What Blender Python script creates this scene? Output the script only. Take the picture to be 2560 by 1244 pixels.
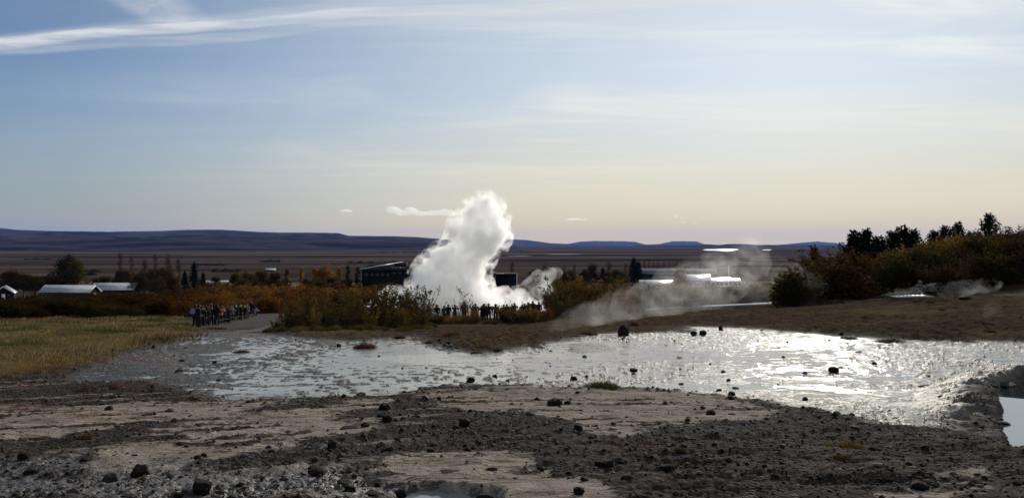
import bpy, bmesh, math, random
import numpy as np
from mathutils import Vector, Matrix

# tunable values
SKY_AIR, SKY_DUST, SKY_OZONE, SKY_SAT, SKY_STRENGTH, SUN_STRENGTH, SKY_POW = 1.0, 0.3, 6.0, 0.90, 0.074, 4.0, 0.98
SKY_HORIZON = (10.8, 8.9, 5.2)
G_GRAVEL_A, G_GRAVEL_B, G_ROUGH = (0.030, 0.024, 0.021), (0.052, 0.042, 0.037), 0.85
G_PALE_A, G_PALE_B = (0.175, 0.145, 0.122), (0.30, 0.252, 0.215)
G_HEATH_A, G_HEATH_B = (0.046, 0.033, 0.023), (0.086, 0.063, 0.043)
W_ROUGH, W_RIPPLE = 0.05, 0.0060
HILL_A, HILL_B = (0.008, 0.008, 0.010), (0.052, 0.043, 0.038)
S_CORE, S_VEIL, S_BANK, S_PUFF, S_DRIFT = 1.0, 0.55, 0.5, 0.26, 0.024
HAZE_COL, HAZE_D = (0.19, 0.36, 1.0), 1.7e-5

# ---------------------------------------------------------------- camera, sky, sun, exposure
SC = bpy.context.scene
for o in list(bpy.data.objects):
    bpy.data.objects.remove(o)
COL = SC.collection
R = math.radians
F, CX, HY = 1950.0, 1280.0, 610.0            # focal length, centre column and horizon row of the 2560 px photograph
cam_d = bpy.data.cameras.new('camera')
cam = bpy.data.objects.new('camera', cam_d)
COL.objects.link(cam)
cam.location = (0, 0, 0)                       # eye level is z = 0, the ground lies below it
cam.rotation_euler = (R(90), 0, 0)
cam_d.sensor_width = 36.0
cam_d.lens = 36.0 * F / 2560.0
cam_d.shift_y = (HY - 622.0) / 2560.0
cam_d.clip_start = 0.05
cam_d.clip_end = 80000.0
SC.camera = cam

SUN_AZ, SUN_EL = R(20.5), R(19.0)
SUN_DIR = Vector((math.sin(SUN_AZ) * math.cos(SUN_EL), math.cos(SUN_AZ) * math.cos(SUN_EL), math.sin(SUN_EL)))

SC.view_settings.view_transform = 'Standard'
SC.view_settings.look = 'None'
SC.view_settings.exposure = 0.0
SC.view_settings.gamma = 1.0
SC.view_settings.use_curve_mapping = False
cy = SC.cycles
cy.use_denoising = True
cy.denoiser = 'OPENIMAGEDENOISE'
cy.max_bounces = 22
cy.diffuse_bounces = 3
cy.glossy_bounces = 3
cy.transmission_bounces = 4
cy.volume_bounces = 20
cy.transparent_max_bounces = 16
cy.sample_clamp_indirect = 8.0
cy.volume_step_rate = 0.6
cy.volume_max_steps = 256


class NT:
    """tiny helper round a node tree"""
    def __init__(self, nt):
        self.nt = nt
        nt.nodes.clear()

    def n(self, typ, ins=None, **props):
        nd = self.nt.nodes.new(typ)
        for k, v in props.items():
            setattr(nd, k, v)
        for k, v in (ins or {}).items():
            self.set(nd.inputs[k], v)
        return nd

    def set(self, sock, v):
        if isinstance(v, bpy.types.NodeSocket):
            self.nt.links.new(v, sock)
        elif isinstance(v, bpy.types.Node):
            self.nt.links.new(v.outputs[0], sock)
        elif isinstance(v, (tuple, list)) and sock.type == 'RGBA' and len(v) == 3:
            sock.default_value = (*v, 1.0)
        else:
            sock.default_value = v

    def math(self, op, a, b=0.0, c=None, clamp=False):
        nd = self.nt.nodes.new('ShaderNodeMath')
        nd.operation = op
        nd.use_clamp = clamp
        self.set(nd.inputs[0], a)
        self.set(nd.inputs[1], b)
        if c is not None:
            self.set(nd.inputs[2], c)
        return nd.outputs[0]

    def mix(self, f, a, b, blend='MIX'):
        nd = self.nt.nodes.new('ShaderNodeMix')
        nd.data_type = 'RGBA'
        nd.blend_type = blend
        self.set(nd.inputs[0], f)
        self.set(nd.inputs[6], a)
        self.set(nd.inputs[7], b)
        return nd.outputs[2]

    def ss(self, v, lo, hi, a=0.0, b=1.0):
        nd = self.nt.nodes.new('ShaderNodeMapRange')
        nd.interpolation_type = 'SMOOTHSTEP'
        self.set(nd.inputs[0], v)
        self.set(nd.inputs[1], lo)
        self.set(nd.inputs[2], hi)
        self.set(nd.inputs[3], a)
        self.set(nd.inputs[4], b)
        return nd.outputs[0]

    def noise(self, vec, scale, detail=4.0, rough=0.55, dist=0.0):
        nd = self.n('ShaderNodeTexNoise', {'Scale': scale, 'Detail': detail, 'Roughness': rough, 'Distortion': dist})
        if vec is not None:
            self.set(nd.inputs['Vector'], vec)
        return nd.outputs['Fac']

    def mapping(self, vec, loc=(0, 0, 0), rot=(0, 0, 0), scale=(1, 1, 1)):
        nd = self.n('ShaderNodeMapping', {'Location': loc, 'Rotation': rot, 'Scale': scale})
        self.set(nd.inputs['Vector'], vec)
        return nd.outputs[0]

    def attr(self, name):
        return self.n('ShaderNodeAttribute', attribute_name=name)


def srgb(r, g, b):
    f = lambda c: (c / 255.0) / 12.92 if c / 255.0 <= 0.04045 else ((c / 255.0 + 0.055) / 1.055) ** 2.4
    return (f(r), f(g), f(b))


# ---- sky: Nishita daylight with high thin cirrus and two old contrails in it
world = bpy.data.worlds.new('World')
SC.world = world
world.use_nodes = True
W = NT(world.node_tree)
sky = W.n('ShaderNodeTexSky', sky_type='NISHITA', sun_disc=False, sun_elevation=SUN_EL, sun_rotation=SUN_AZ,
          altitude=100.0, air_density=SKY_AIR, dust_density=SKY_DUST, ozone_density=SKY_OZONE)
gen = W.n('ShaderNodeTexCoord').outputs['Generated']
sep = W.n('ShaderNodeSeparateXYZ', {0: gen})
dx, dy, dz = sep.outputs[0], sep.outputs[1], sep.outputs[2]
ysafe = W.math('MAXIMUM', dy, 0.05)
u = W.math('DIVIDE', dx, ysafe)                # bearing of a sky direction, tangent right of north
v = W.math('DIVIDE', dz, ysafe)                # its height, tangent above the horizon
front = W.ss(dy, 0.1, 0.4)
zs = W.math('MAXIMUM', dz, 0.02)
plane = W.n('ShaderNodeCombineXYZ', {0: W.math('DIVIDE', dx, zs), 1: W.math('DIVIDE', dy, zs), 2: 0.0})
uv = W.n('ShaderNodeCombineXYZ', {0: u, 1: v, 2: 0.0}).outputs[0]
# faint cirrus streaks on the high cloud layer
pm = W.mapping(plane.outputs[0], loc=(3.1, 1.7, 0), rot=(0, 0, R(-14)), scale=(0.22, 1.1, 1))
c1 = W.noise(pm, 1.0, 6.0, 0.6, 0.6)
uvm = W.mapping(uv, loc=(2.2, 0.3, 0), rot=(0, 0, R(-9)), scale=(1.6, 13.0, 1))
c2 = W.noise(uvm, 1.0, 5.0, 0.55, 0.8)
cir = W.math('MULTIPLY', W.ss(c1, 0.45, 0.85), 0.40)
cir2 = W.math('MULTIPLY', W.math('MULTIPLY', W.ss(c2, 0.46, 0.75), 0.40), front)
cirrus = W.math('MULTIPLY', W.math('ADD', W.math('ADD', cir, cir2), 0.52, clamp=True), W.ss(dx, -0.60, 0.14, 0.05, 1.0))
# contrails: bands about a slightly bent line v = f(u)
wob = W.math('MULTIPLY', W.math('SUBTRACT', W.noise(W.mapping(uv, scale=(5, 5, 1)), 1.0, 3.0), 0.5), 0.016)
fine = W.noise(W.mapping(uv, rot=(0, 0, R(-8)), scale=(7.0, 90.0, 1)), 1.0, 5.0, 0.6)
puff = W.noise(W.mapping(uv, rot=(0, 0, R(-6)), scale=(6.0, 16.0, 1)), 1.0, 4.0, 0.6, 0.5)


def band(pts, w0, w1, soft, amount):
    cur = W.n('ShaderNodeFloatCurve')
    cm = cur.mapping
    cm.use_clip = False
    cv = cm.curves[0]
    P = [((px - CX) / F, (HY - py) / F) for px, py in pts]
    U0, U1 = -1.0, 1.0
    while len(cv.points) < len(P):
        cv.points.new(0.5, 0.5)
    for p, (a, b) in zip(cv.points, P):
        p.location = ((a - U0) / (U1 - U0), b)
    cm.update()
    W.set(cur.inputs['Value'], W.math('MULTIPLY_ADD', u, 1.0 / (U1 - U0), -U0 / (U1 - U0)))
    d = W.math('ADD', W.math('SUBTRACT', v, cur.outputs[0]), wob)
    wd = W.math('MULTIPLY_ADD', u, (w1 - w0) / 1.3 / F, (w0 + (w1 - w0) * 0.5) / F)
    wd = W.math('MAXIMUM', wd, 4.0 / F)
    up = W.ss(d, wd, W.math('MULTIPLY', wd, 1.0 - soft), 0.0, 1.0)
    lo = W.ss(d, W.math('MULTIPLY', wd, -1.0), W.math('MULTIPLY', wd, soft - 1.0), 0.0, 1.0)
    m = W.math('MULTIPLY', up, lo)
    m = W.math('MULTIPLY', m, W.ss(fine, 0.25, 0.7, 0.30, 1.0))
    m = W.math('MULTIPLY', m, W.ss(puff, 0.2, 0.6, 0.6, 1.0))
    return W.math('MULTIPLY', W.math('MULTIPLY', m, front), amount)


b1 = band([(-700, 150), (0, 107), (250, 82), (500, 66), (680, 55), (900, 36), (1280, 20), (1900, -4), (2560, -40)], 20, 11, 0.55, 0.80)
b2 = band([(-700, 170), (0, 122), (250, 110), (500, 98), (680, 84), (860, 62), (1280, 34), (1900, 6), (2560, -30)], 20, 10, 0.6, 0.42)
b3 = band([(-700, 160), (200, 80), (420, 55), (560, 48), (760, 28), (1000, 4), (1280, -24), (1900, -80), (2560, -140)], 24, 20, 0.8, 0.46)
# wisp hanging above the contrail
wd1 = W.mapping(uv, loc=(0, 0, 0), rot=(0, 0, R(24)))
ws = W.n('ShaderNodeSeparateXYZ', {0: W.mapping(uv, loc=(0.462, -0.308, 0))})
wa = W.math('ADD', W.math('POWER', W.math('DIVIDE', W.math('ADD', ws.outputs[0], W.math('MULTIPLY', ws.outputs[1], 1.4)), 0.056), 2.0),
            W.math('POWER', W.math('DIVIDE', ws.outputs[1], 0.036), 2.0))
wn = W.noise(W.mapping(uv, rot=(0, 0, R(50)), scale=(22, 60, 1)), 1.0, 5.0, 0.6, 0.7)
b4 = W.math('MULTIPLY', W.math('MULTIPLY', W.ss(wa, 1.2, 0.1), W.ss(wn, 0.25, 0.65, 0.3, 1.0)), W.math('MULTIPLY', front, 0.42))
trail = W.math('ADD', W.math('ADD', b1, b2), W.math('ADD', b3, b4), clamp=True)
# warm veil of thin cloud towards the bright quarter of the sky
lum = W.n('ShaderNodeRGBToBW', {0: sky.outputs[0]}).outputs[0]
# the camera that took the photograph compresses the bright quarter round the sun: do the same to the whole dome
comp = W.math('MULTIPLY', W.math('POWER', W.math('MAXIMUM', lum, 0.01), SKY_POW - 1.0), 6.0 ** (1.0 - SKY_POW))
skyc = W.n('ShaderNodeHueSaturation', {'Saturation': SKY_SAT, 'Value': comp, 'Color': sky.outputs[0]}).outputs[0]
ccol = W.mix(0.85, skyc, (10.6, 10.7, 10.7))
cl = W.mix(cirrus, skyc, W.mix(0.92, skyc, (12.6, 12.9, 11.9)))
# pale rosy ground haze low over the horizon
cl = W.mix(W.math('MULTIPLY', W.ss(dz, 0.22, 0.0, 0.0, 0.74), W.ss(dx, -0.75, 0.1, 0.10, 1.0)), cl, SKY_HORIZON)
cl = W.mix(W.math('MULTIPLY', W.ss(dz, 0.16, 0.0, 0.0, 0.7), W.ss(dx, 0.0, -0.6)), cl, (4.3, 4.7, 4.7))
cl = W.mix(W.math('MULTIPLY', W.ss(dz, 0.055, 0.0, 0.0, 0.65), W.ss(dx, -0.6, 0.0, 0.1, 1.0)), cl, (10.8, 8.3, 3.9))
cl = W.mix(trail, cl, ccol)
bg = W.n('ShaderNodeBackground', {'Color': cl, 'Strength': SKY_STRENGTH})
W.n('ShaderNodeOutputWorld', {'Surface': bg})

sun_d = bpy.data.lights.new('sun', 'SUN')
sun_d.energy = SUN_STRENGTH
sun_d.angle = R(0.53)
sun_d.color = (1.0, 0.93, 0.82)
sun = bpy.data.objects.new('sun', sun_d)
COL.objects.link(sun)
sun.rotation_euler = SUN_DIR.to_track_quat('Z', 'Y').to_euler()

# ---------------------------------------------------------------- noise, terrain shape, pixel <-> ground
def _hash(ix, iy, seed):
    with np.errstate(over='ignore'):
        h = (ix.astype(np.int64) * 374761393 + iy.astype(np.int64) * 668265263 + seed * 974634777) & 0xFFFFFFFF
        h = ((h ^ (h >> 13)) * 1274126177) & 0xFFFFFFFF
        h = (h ^ (h >> 16)) & 0xFFFFFFFF
    return h


def perlin(x, y, seed=0):
    x = np.asarray(x, float)
    y = np.asarray(y, float)
    x0, y0 = np.floor(x), np.floor(y)
    fx, fy = x - x0, y - y0
    ix, iy = x0.astype(np.int64), y0.astype(np.int64)

    def g(a, b, dx, dy):
        t = _hash(ix + a, iy + b, seed) * (2 * math.pi / 4294967296.0)
        return np.cos(t) * dx + np.sin(t) * dy
    ux = fx * fx * fx * (fx * (fx * 6 - 15) + 10)
    uy = fy * fy * fy * (fy * (fy * 6 - 15) + 10)
    a = g(0, 0, fx, fy) * (1 - ux) + g(1, 0, fx - 1, fy) * ux
    b = g(0, 1, fx, fy - 1) * (1 - ux) + g(1, 1, fx - 1, fy - 1) * ux
    return (a * (1 - uy) + b * uy) * 1.5


def fbm(x, y, octs=4, seed=0, rough=0.5):
    s, a, f, n = 0.0, 1.0, 1.0, 0.0
    for k in range(octs):
        s = s + a * perlin(np.asarray(x) * f, np.asarray(y) * f, seed + 17 * k)
        n += a
        a *= rough
        f *= 2.03
    return s / n


def sstep(a, b, x):
    t = np.clip((np.asarray(x, float) - a) / (b - a), 0, 1)
    return t * t * (3 - 2 * t)


_ys = np.arange(-60.0, 700.0, 0.5)
_sl = np.interp(_ys, [-30, -5, 0, 5.5, 6.5, 13.5, 15.5, 27, 30.5, 60, 75, 92, 110, 330, 520], [0, 0.06, 0.082, 0.085, 0.130, 0.130, 0.040, 0.040, 0.0975, 0.0975, 0.073, 0.073, 0.056, 0.056, 0.0])
_sl = np.convolve(np.pad(_sl, 2, mode='edge'), np.ones(5) / 5, 'valid')
_fz = -np.cumsum(_sl) * 0.5
_fz = _fz - np.interp(0.0, _ys, _fz) - 1.22


def base(x, y):
    """smooth height of the land below eye level"""
    x = np.asarray(x, float)
    y = np.asarray(y, float)
    z = np.interp(y, _ys, _fz)
    fade = 1 - sstep(280, 520, y)
    z = z + 0.07 * np.clip(x, 0, 60) * sstep(14, 50, y) * fade
    xh = x - 0.33 * np.clip(y - 72, 0, 400)
    z = z + (4.9 * sstep(25, 54, xh) + 0.045 * np.clip(xh - 54, 0, 80)) * sstep(54, 92, y) * (1 - sstep(180, 420, y))
    # hollow behind the warm stream where the footpath runs
    z = z - 0.95 * np.exp(-((x - 28.5) / 7.0) ** 2 - ((y - 57.0) / 3.2) ** 2)
    return z


def proj(x, y, z):
    return CX + F * x / y, HY - F * z / y


def at(px, py, t0=3.0, t1=400.0):
    """the point of the ground seen at photograph pixel (px, py)"""
    uu = (px - CX) / F
    vv = (HY - py) / F
    t = t0
    prev = t0
    while t < t1:
        if float(base(uu * t, t)) >= vv * t:
            break
        prev = t
        t *= 1.01
    lo, hi = prev, t
    for _ in range(30):
        m = (lo + hi) / 2
        if float(base(uu * m, m)) >= vv * m:
            hi = m
        else:
            lo = m
    return uu * hi, hi, float(base(uu * hi, hi))


def on(px, t):
    """ground point at bearing of column px and distance t"""
    x = (px - CX) / F * t
    return x, t, float(base(x, t))


def poly(pts):
    return np.array([at(a, b)[:2] for a, b in pts])


def sd_poly(x, y, P):
    """signed distance (inside positive) to polygon P in metres"""
    d2 = np.full(x.shape, 1e12)
    ins = np.zeros(x.shape, bool)
    n = len(P)
    for i in range(n):
        ax, ay = P[i]
        bx, by = P[(i + 1) % n]
        ex, ey = bx - ax, by - ay
        L = ex * ex + ey * ey + 1e-12
        t = np.clip(((x - ax) * ex + (y - ay) * ey) / L, 0, 1)
        d2 = np.minimum(d2, (x - ax - t * ex) ** 2 + (y - ay - t * ey) ** 2)
        c = ((ay > y) != (by > y)) & (x < (bx - ax) * (y - ay) / (by - ay + 1e-12) + ax)
        ins ^= c
    d = np.sqrt(d2)
    return np.where(ins, d, -d)


WET = poly([(160, 946), (200, 915), (240, 898), (300, 880), (420, 850), (470, 836), (540, 829), (620, 823), (650, 818), (690, 806), (735, 798), (760, 806), (700, 822), (690, 832),
            (760, 843), (880, 851), (980, 846), (1060, 841), (1085, 856), (1190, 880), (1240, 878), (1300, 862), (1370, 854),
            (1440, 842), (1490, 834), (1560, 829), (1640, 831), (1705, 830), (1712, 816), (1800, 818), (2000, 830), (2150, 841), (2260, 849), (2330, 845),
            (2560, 853), (2800, 860), (2800, 975), (2560, 962), (2500, 985), (2420, 1000), (2380, 1032), (2365, 1062), (2270, 1082), (2150, 1050),
            (1990, 1022), (1900, 1010), (1830, 992), (1700, 977), (1560, 971), (1480, 977), (1330, 966), (1200, 966), (1060, 972), (1000, 987), (880, 992),
            (560, 1003), (480, 985), (380, 962)])
GRASS = poly([(-500, 800), (0, 800), (200, 793), (330, 788), (480, 778), (500, 786), (420, 797), (455, 812), (440, 832), (400, 846), (330, 872), (240, 896), (180, 924), (100, 938), (0, 948), (-500, 980)])
HEATH = poly([(665, 832), (700, 812), (760, 800), (1000, 795), (1200, 800), (1400, 792), (1600, 782), (1900, 772), (2200, 758), (2560, 745), (2900, 740), (2900, 862), (2560, 853), (2260, 848), (2000, 829), (1800, 817),
              (1712, 815), (1640, 829), (1490, 833), (1440, 841), (1370, 853), (1240, 877), (1190, 879), (1085, 855), (1060, 840), (880, 849), (760, 841)])
PALE = [poly(p) for p in (
    [(-300, 1010), (120, 1018), (300, 1012), (470, 1008), (640, 998), (760, 1004), (640, 1030), (480, 1052), (330, 1068), (150, 1100), (-300, 1130)],
    [(380, 1078), (520, 1050), (700, 1030), (900, 1002), (1010, 1000), (960, 1020), (840, 1034), (830, 1062), (930, 1075), (860, 1092), (760, 1106), (560, 1122), (420, 1118), (500, 1092)],
    [(220, 1140), (380, 1118), (520, 1122), (740, 1108), (700, 1134), (520, 1162), (400, 1180), (250, 1172)],
    [(1040, 992), (1200, 972), (1400, 978), (1600, 974), (1850, 998), (1960, 1036), (1880, 1054), (1720, 1060), (1640, 1076), (1560, 1096), (1480, 1092), (1440, 1066), (1330, 1040), (1200, 1034), (1080, 1024)],
    [(1000, 1150), (1110, 1128), (1310, 1132), (1330, 1172), (1480, 1216), (1560, 1260), (1300, 1300), (1060, 1260), (1010, 1215), (930, 1190)],
    [(2210, 1250), (2290, 1200), (2450, 1176), (2520, 1196), (2480, 1230), (2400, 1262), (2200, 1300)],
    [(2330, 1040), (2400, 1012), (2450, 1040), (2480, 1080), (2560, 1112), (2620, 1150), (2500, 1130), (2410, 1100)],
)]
DAMP = poly([(-300, 1150), (150, 1150), (330, 1130), (520, 1165), (760, 1160), (900, 1195), (1020, 1214), (1250, 1222), (1270, 1300), (-300, 1300)])
MUDWAY = poly([(440, 826), (480, 800), (560, 790), (640, 782), (760, 780), (745, 798), (640, 818), (520, 832)])
ISLETS = [poly(p) for p in ([(276, 905), (300, 886), (360, 878), (440, 880), (452, 905), (430, 930), (330, 940), (290, 930)], [(395, 876), (450, 864), (540, 861), (570, 868), (540, 878), (440, 884)],
                             [(400, 950), (470, 938), (520, 942), (500, 952), (420, 958)], [(1180, 968), (1300, 962), (1400, 960), (1470, 955), (1560, 966), (1500, 985), (1300, 982)])]
REDMOSS = [poly(p) for p in ([(270, 905), (330, 890), (420, 886), (440, 900), (330, 920)], [(0, 1028), (60, 1016), (140, 1018), (60, 1036)],
                             [(1060, 842), (1160, 838), (1300, 852), (1240, 874), (1185, 878), (1090, 856)])]
STREAM = np.array(sorted(at(a, b)[:2] for a, b in [(1520, 789), (1600, 783), (1660, 779), (1740, 775), (1820, 772), (1960, 766), (2100, 762), (2230, 758), (2330, 757)]))
POOL = poly([(2478, 985), (2560, 962), (2760, 975), (2760, 1110), (2620, 1085), (2548, 1062), (2520, 1040), (2500, 1010)])
POOL_Z = float(base(*at(2530, 1010)[:2])) - 0.06
PUDDLE = poly([(990, 1225), (1060, 1212), (1180, 1216), (1250, 1226), (1255, 1262), (1100, 1300), (960, 1270)])


def zones(x, y):
    """masks of what covers the ground at world points, and the height of its relief"""
    r = np.hypot(x, y)
    nr = np.clip(r / 25.0, 0.15, 1.6)
    w1 = fbm(x * 0.55, y * 0.28, 4, 3)
    w2 = fbm(x * 1.9, y * 0.9, 4, 9)
    w3 = fbm(x * 6.0, y * 3.6, 3, 13)
    warp = (w1 * 1.1 + w2 * 0.7 + w3 * 0.45) * nr
    near = r < 130
    out = {k: np.zeros(x.shape) for k in ('wet', 'grass', 'heath', 'pale', 'damp', 'mud', 'red', 'pool', 'pud')}

    def soft(P, width, wk=1.0):
        m = np.zeros(x.shape)
        d = sd_poly(x[near], y[near], P) + warp[near] * wk
        m[near] = sstep(-width, width, d / nr[near])
        return m
    out['wet'] = soft(WET, 0.55, 0.9)
    out['grass'] = soft(GRASS, 0.9, 1.3)
    out['heath'] = soft(HEATH, 0.5, 0.8)
    p = np.zeros(x.shape)
    for P in PALE:
        p = np.maximum(p, soft(P, 0.5, 0.9))
    yw = y - 0.62 * np.minimum(x + 1.0, 0) - 0.1 * np.maximum(x + 1.0, 0)
    strat = fbm(x * 0.35 + 4, yw * 1.5, 5, 21)
    strat2 = fbm(x * 0.8, yw * 3.4, 4, 33)
    p = p * sstep(-0.27, -0.09, strat * 0.8 + strat2 * 0.45 + w3 * 0.35)
    gap = sstep(0.14, 0.3, strat + strat2 * 0.5) * (1 - out['wet']) * 0.55 * (r < 26) * (y - 0.25 * x < 22)
    p = np.maximum(p, gap * sstep(0.8, -1.5, x))
    out['pale'] = p * (1 - out['heath'])
    out['damp'] = soft(DAMP, 0.7, 1.4) * sstep(-0.3, 0.15, fbm(x * 1.1, y * 0.8, 3, 41))
    out['mud'] = soft(MUDWAY, 0.9, 1.6)
    m = np.zeros(x.shape)
    for P in REDMOSS:
        m = np.maximum(m, soft(P, 0.5, 1.0))
    spots = sstep(0.30, 0.5, fbm(x * 0.9, y * 0.55, 4, 51)) * sstep(5, 9, r) * (1 - sstep(32, 50, r)) * sstep(-2, -6, x) * (1 - out['wet'] * 0.6)
    out['red'] = np.maximum(m, spots * 0.8)
    out['pool'] = soft(POOL, 0.12, 0.12)
    out['pud'] = soft(PUDDLE, 0.25, 0.6)
    # --- relief
    dry = (1 - out['wet'])
    fine = fbm(x * 5.0, y * 5.0, 3, 61)
    mid = fbm(x * 1.3, y * 1.3, 3, 71)
    # wet flat: skin of mud around water level, with crusts and low steps standing out of it
    steps = fbm(x * 0.9, (y - 0.15 * x) * 2.2, 4, 81)
    isl = sstep(0.28, 0.52, fbm(x * 0.24 + 7, y * 0.16, 4, 91))
    flecks = sstep(0.10, 0.32, fbm(x * 3.2, (y - 0.1 * x) * 4.6, 4, 97)) * sstep(-0.25, 0.2, fbm(x * 0.22, y * 0.16, 3, 98))
    leftdry = sstep(-3.0, -9.0, x) * sstep(30, 17, y)
    rim = sstep(0.02, 0.06, np.abs(fbm(x * 0.5, (y - 0.2 * x) * 1.3, 3, 95)))
    hw = -0.013 + 0.016 * steps + 0.018 * fine * 0.55 + 0.024 * isl + 0.010 * leftdry + 0.010 * (1 - rim) * sstep(0, 8, x) + 0.038 * flecks + 0.006 * fbm(x * 14, y * 9, 2, 99)
    # dry rubble: ledges between crust sheets
    q = strat + 0.6 * strat2
    ledge = np.floor(q * 3.2) / 3.2
    ledge = ledge + sstep(0.75, 1.0, q * 3.2 - np.floor(q * 3.2)) / 3.2
    hd = 0.05 + 0.025 * mid + 0.075 * ledge + 0.022 * fine + 0.014 * fbm(x * 17, y * 17, 2, 101)
    hp = 0.03 + 0.05 * ledge + 0.010 * mid + 0.004 * fine + 0.002 * fbm(x * 20, y * 20, 2, 103)
    hh = 0.10 + 0.10 * mid + 0.07 * np.abs(fbm(x * 1.9, y * 1.9, 3, 111)) * 2 + 0.02 * fine
    hg = 0.10 + 0.16 * fbm(x * 0.35, y * 0.35, 4, 121) + 0.07 * mid
    z = hd * (1 - out['pale']) + hp * out['pale']
    z = z * (1 - out['mud']) + (0.02 + 0.02 * mid + 0.01 * fine) * out['mud']
    z = z * (1 - out['heath']) + hh * out['heath']
    z = z * (1 - out['grass']) + hg * out['grass']
    wetm = out['wet'] * (1 - 0.8 * out['heath']) * (1 - out['grass'])
    z = z * (1 - wetm) + hw * wetm
    z = z - 0.05 * out['damp'] * dry * (r < 9)
    z = z - 0.10 * out['pud']
    for P in ISLETS:
        z = z + 0.045 * soft(P, 0.45, 0.6)
    # raised crust lip round the blue-grey pool, and the basin itself
    d = np.full(x.shape, -9.0)
    nn = r < 30
    d[nn] = sd_poly(x[nn], y[nn], POOL) + warp[nn] * 0.2
    lip = np.exp(-((d + 0.45) / 0.55) ** 2)
    kp = sstep(-1.3, -0.3, d)                      # level rim: higher than the land on the downhill side, cut into it on the uphill side
    z = z * (1 - kp) + (POOL_Z + 0.10 - base(x, y) + 0.10 * ledge + 0.04 * mid + 0.02 * fine) * kp
    z = z + lip * (0.04 + 0.05 * ledge + 0.03 * fine) - 0.5 * sstep(-0.12, 0.25, d)
    out['lip'] = lip * (1 - out['pool'])
    sm = near & (x > 3) & (y > 40) & (y < 100)
    if sm.any():
        ys = np.interp(x[sm], STREAM[:, 0], STREAM[:, 1])
        dd = np.abs(y[sm] - ys)
        k = np.zeros(x.shape)
        k[sm] = np.exp(-(dd / 2.4) ** 4) * (x[sm] > STREAM[0, 0]) * (x[sm] < STREAM[-1, 0] + 1)
        z = z * (1 - k) + 0.36 * k
    far = sstep(110, 170, r)
    z = z * (1 - far) + far * 0.25 * fbm(x * 0.06, y * 0.06, 3, 131)
    z = z * (1 - sstep(800, 2500, r))
    out['z'] = z
    return out


def mesh_obj(name, verts, faces, mat=None, parent=None, smooth=False):
    me = bpy.data.meshes.new(name)
    verts = np.asarray(verts, np.float32)
    faces = np.asarray(faces, np.int32)
    k = faces.shape[1]
    me.vertices.add(len(verts))
    me.vertices.foreach_set('co', verts.ravel())
    me.loops.add(faces.size)
    me.loops.foreach_set('vertex_index', faces.ravel())
    me.polygons.add(len(faces))
    me.polygons.foreach_set('loop_start', np.arange(0, faces.size, k, dtype=np.int32))
    me.polygons.foreach_set('loop_total', np.full(len(faces), k, np.int32))
    if smooth:
        me.polygons.foreach_set('use_smooth', np.ones(len(faces), bool))
    me.update(calc_edges=True)
    me.validate()
    if mat is not None:
        for m in (mat if isinstance(mat, (list, tuple)) else [mat]):
            me.materials.append(m)
    o = bpy.data.objects.new(name, me)
    COL.objects.link(o)
    if parent is not None:
        o.parent = parent
    return o


def color_attr(me, name, rgba):
    a = me.color_attributes.new(name, 'FLOAT_COLOR', 'POINT')
    a.data.foreach_set('color', np.asarray(rgba, np.float32).ravel())


def tag(o, label=None, cat=None, group=None, kind=None):
    if label:
        o['label'] = label
    if cat:
        o['category'] = cat
    if group:
        o['group'] = group
    if kind:
        o['kind'] = kind
    return o


def grid_faces(nr, nc, wrap=False):
    i = np.arange(nr - 1)[:, None]
    j = np.arange(nc if wrap else nc - 1)[None, :]
    j2 = (j + 1) % nc
    return np.stack([i * nc + j, i * nc + j2, (i + 1) * nc + j2, (i + 1) * nc + j], -1).reshape(-1, 4)


def new_mat(name):
    m = bpy.data.materials.new(name)
    m.use_nodes = True
    return m, NT(m.node_tree)


def simple_mat(name, col, rough=0.7, metal=0.0, spec=0.5, var=0.0, scale=8.0):
    m, T = new_mat(name)
    c = (*col, 1.0)
    p = T.n('ShaderNodeBsdfPrincipled', {'Roughness': rough, 'Metallic': metal, 'Specular IOR Level': spec})
    if var:
        nz = T.noise(T.n('ShaderNodeTexCoord').outputs['Object'], scale, 4.0)
        T.set(p.inputs['Base Color'], T.mix(T.ss(nz, 0.3, 0.7), tuple(v * (1 - var) for v in col), tuple(v * (1 + var) for v in col)))
    else:
        p.inputs['Base Color'].default_value = c
    T.n('ShaderNodeOutputMaterial', {'Surface': p})
    return m


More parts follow.
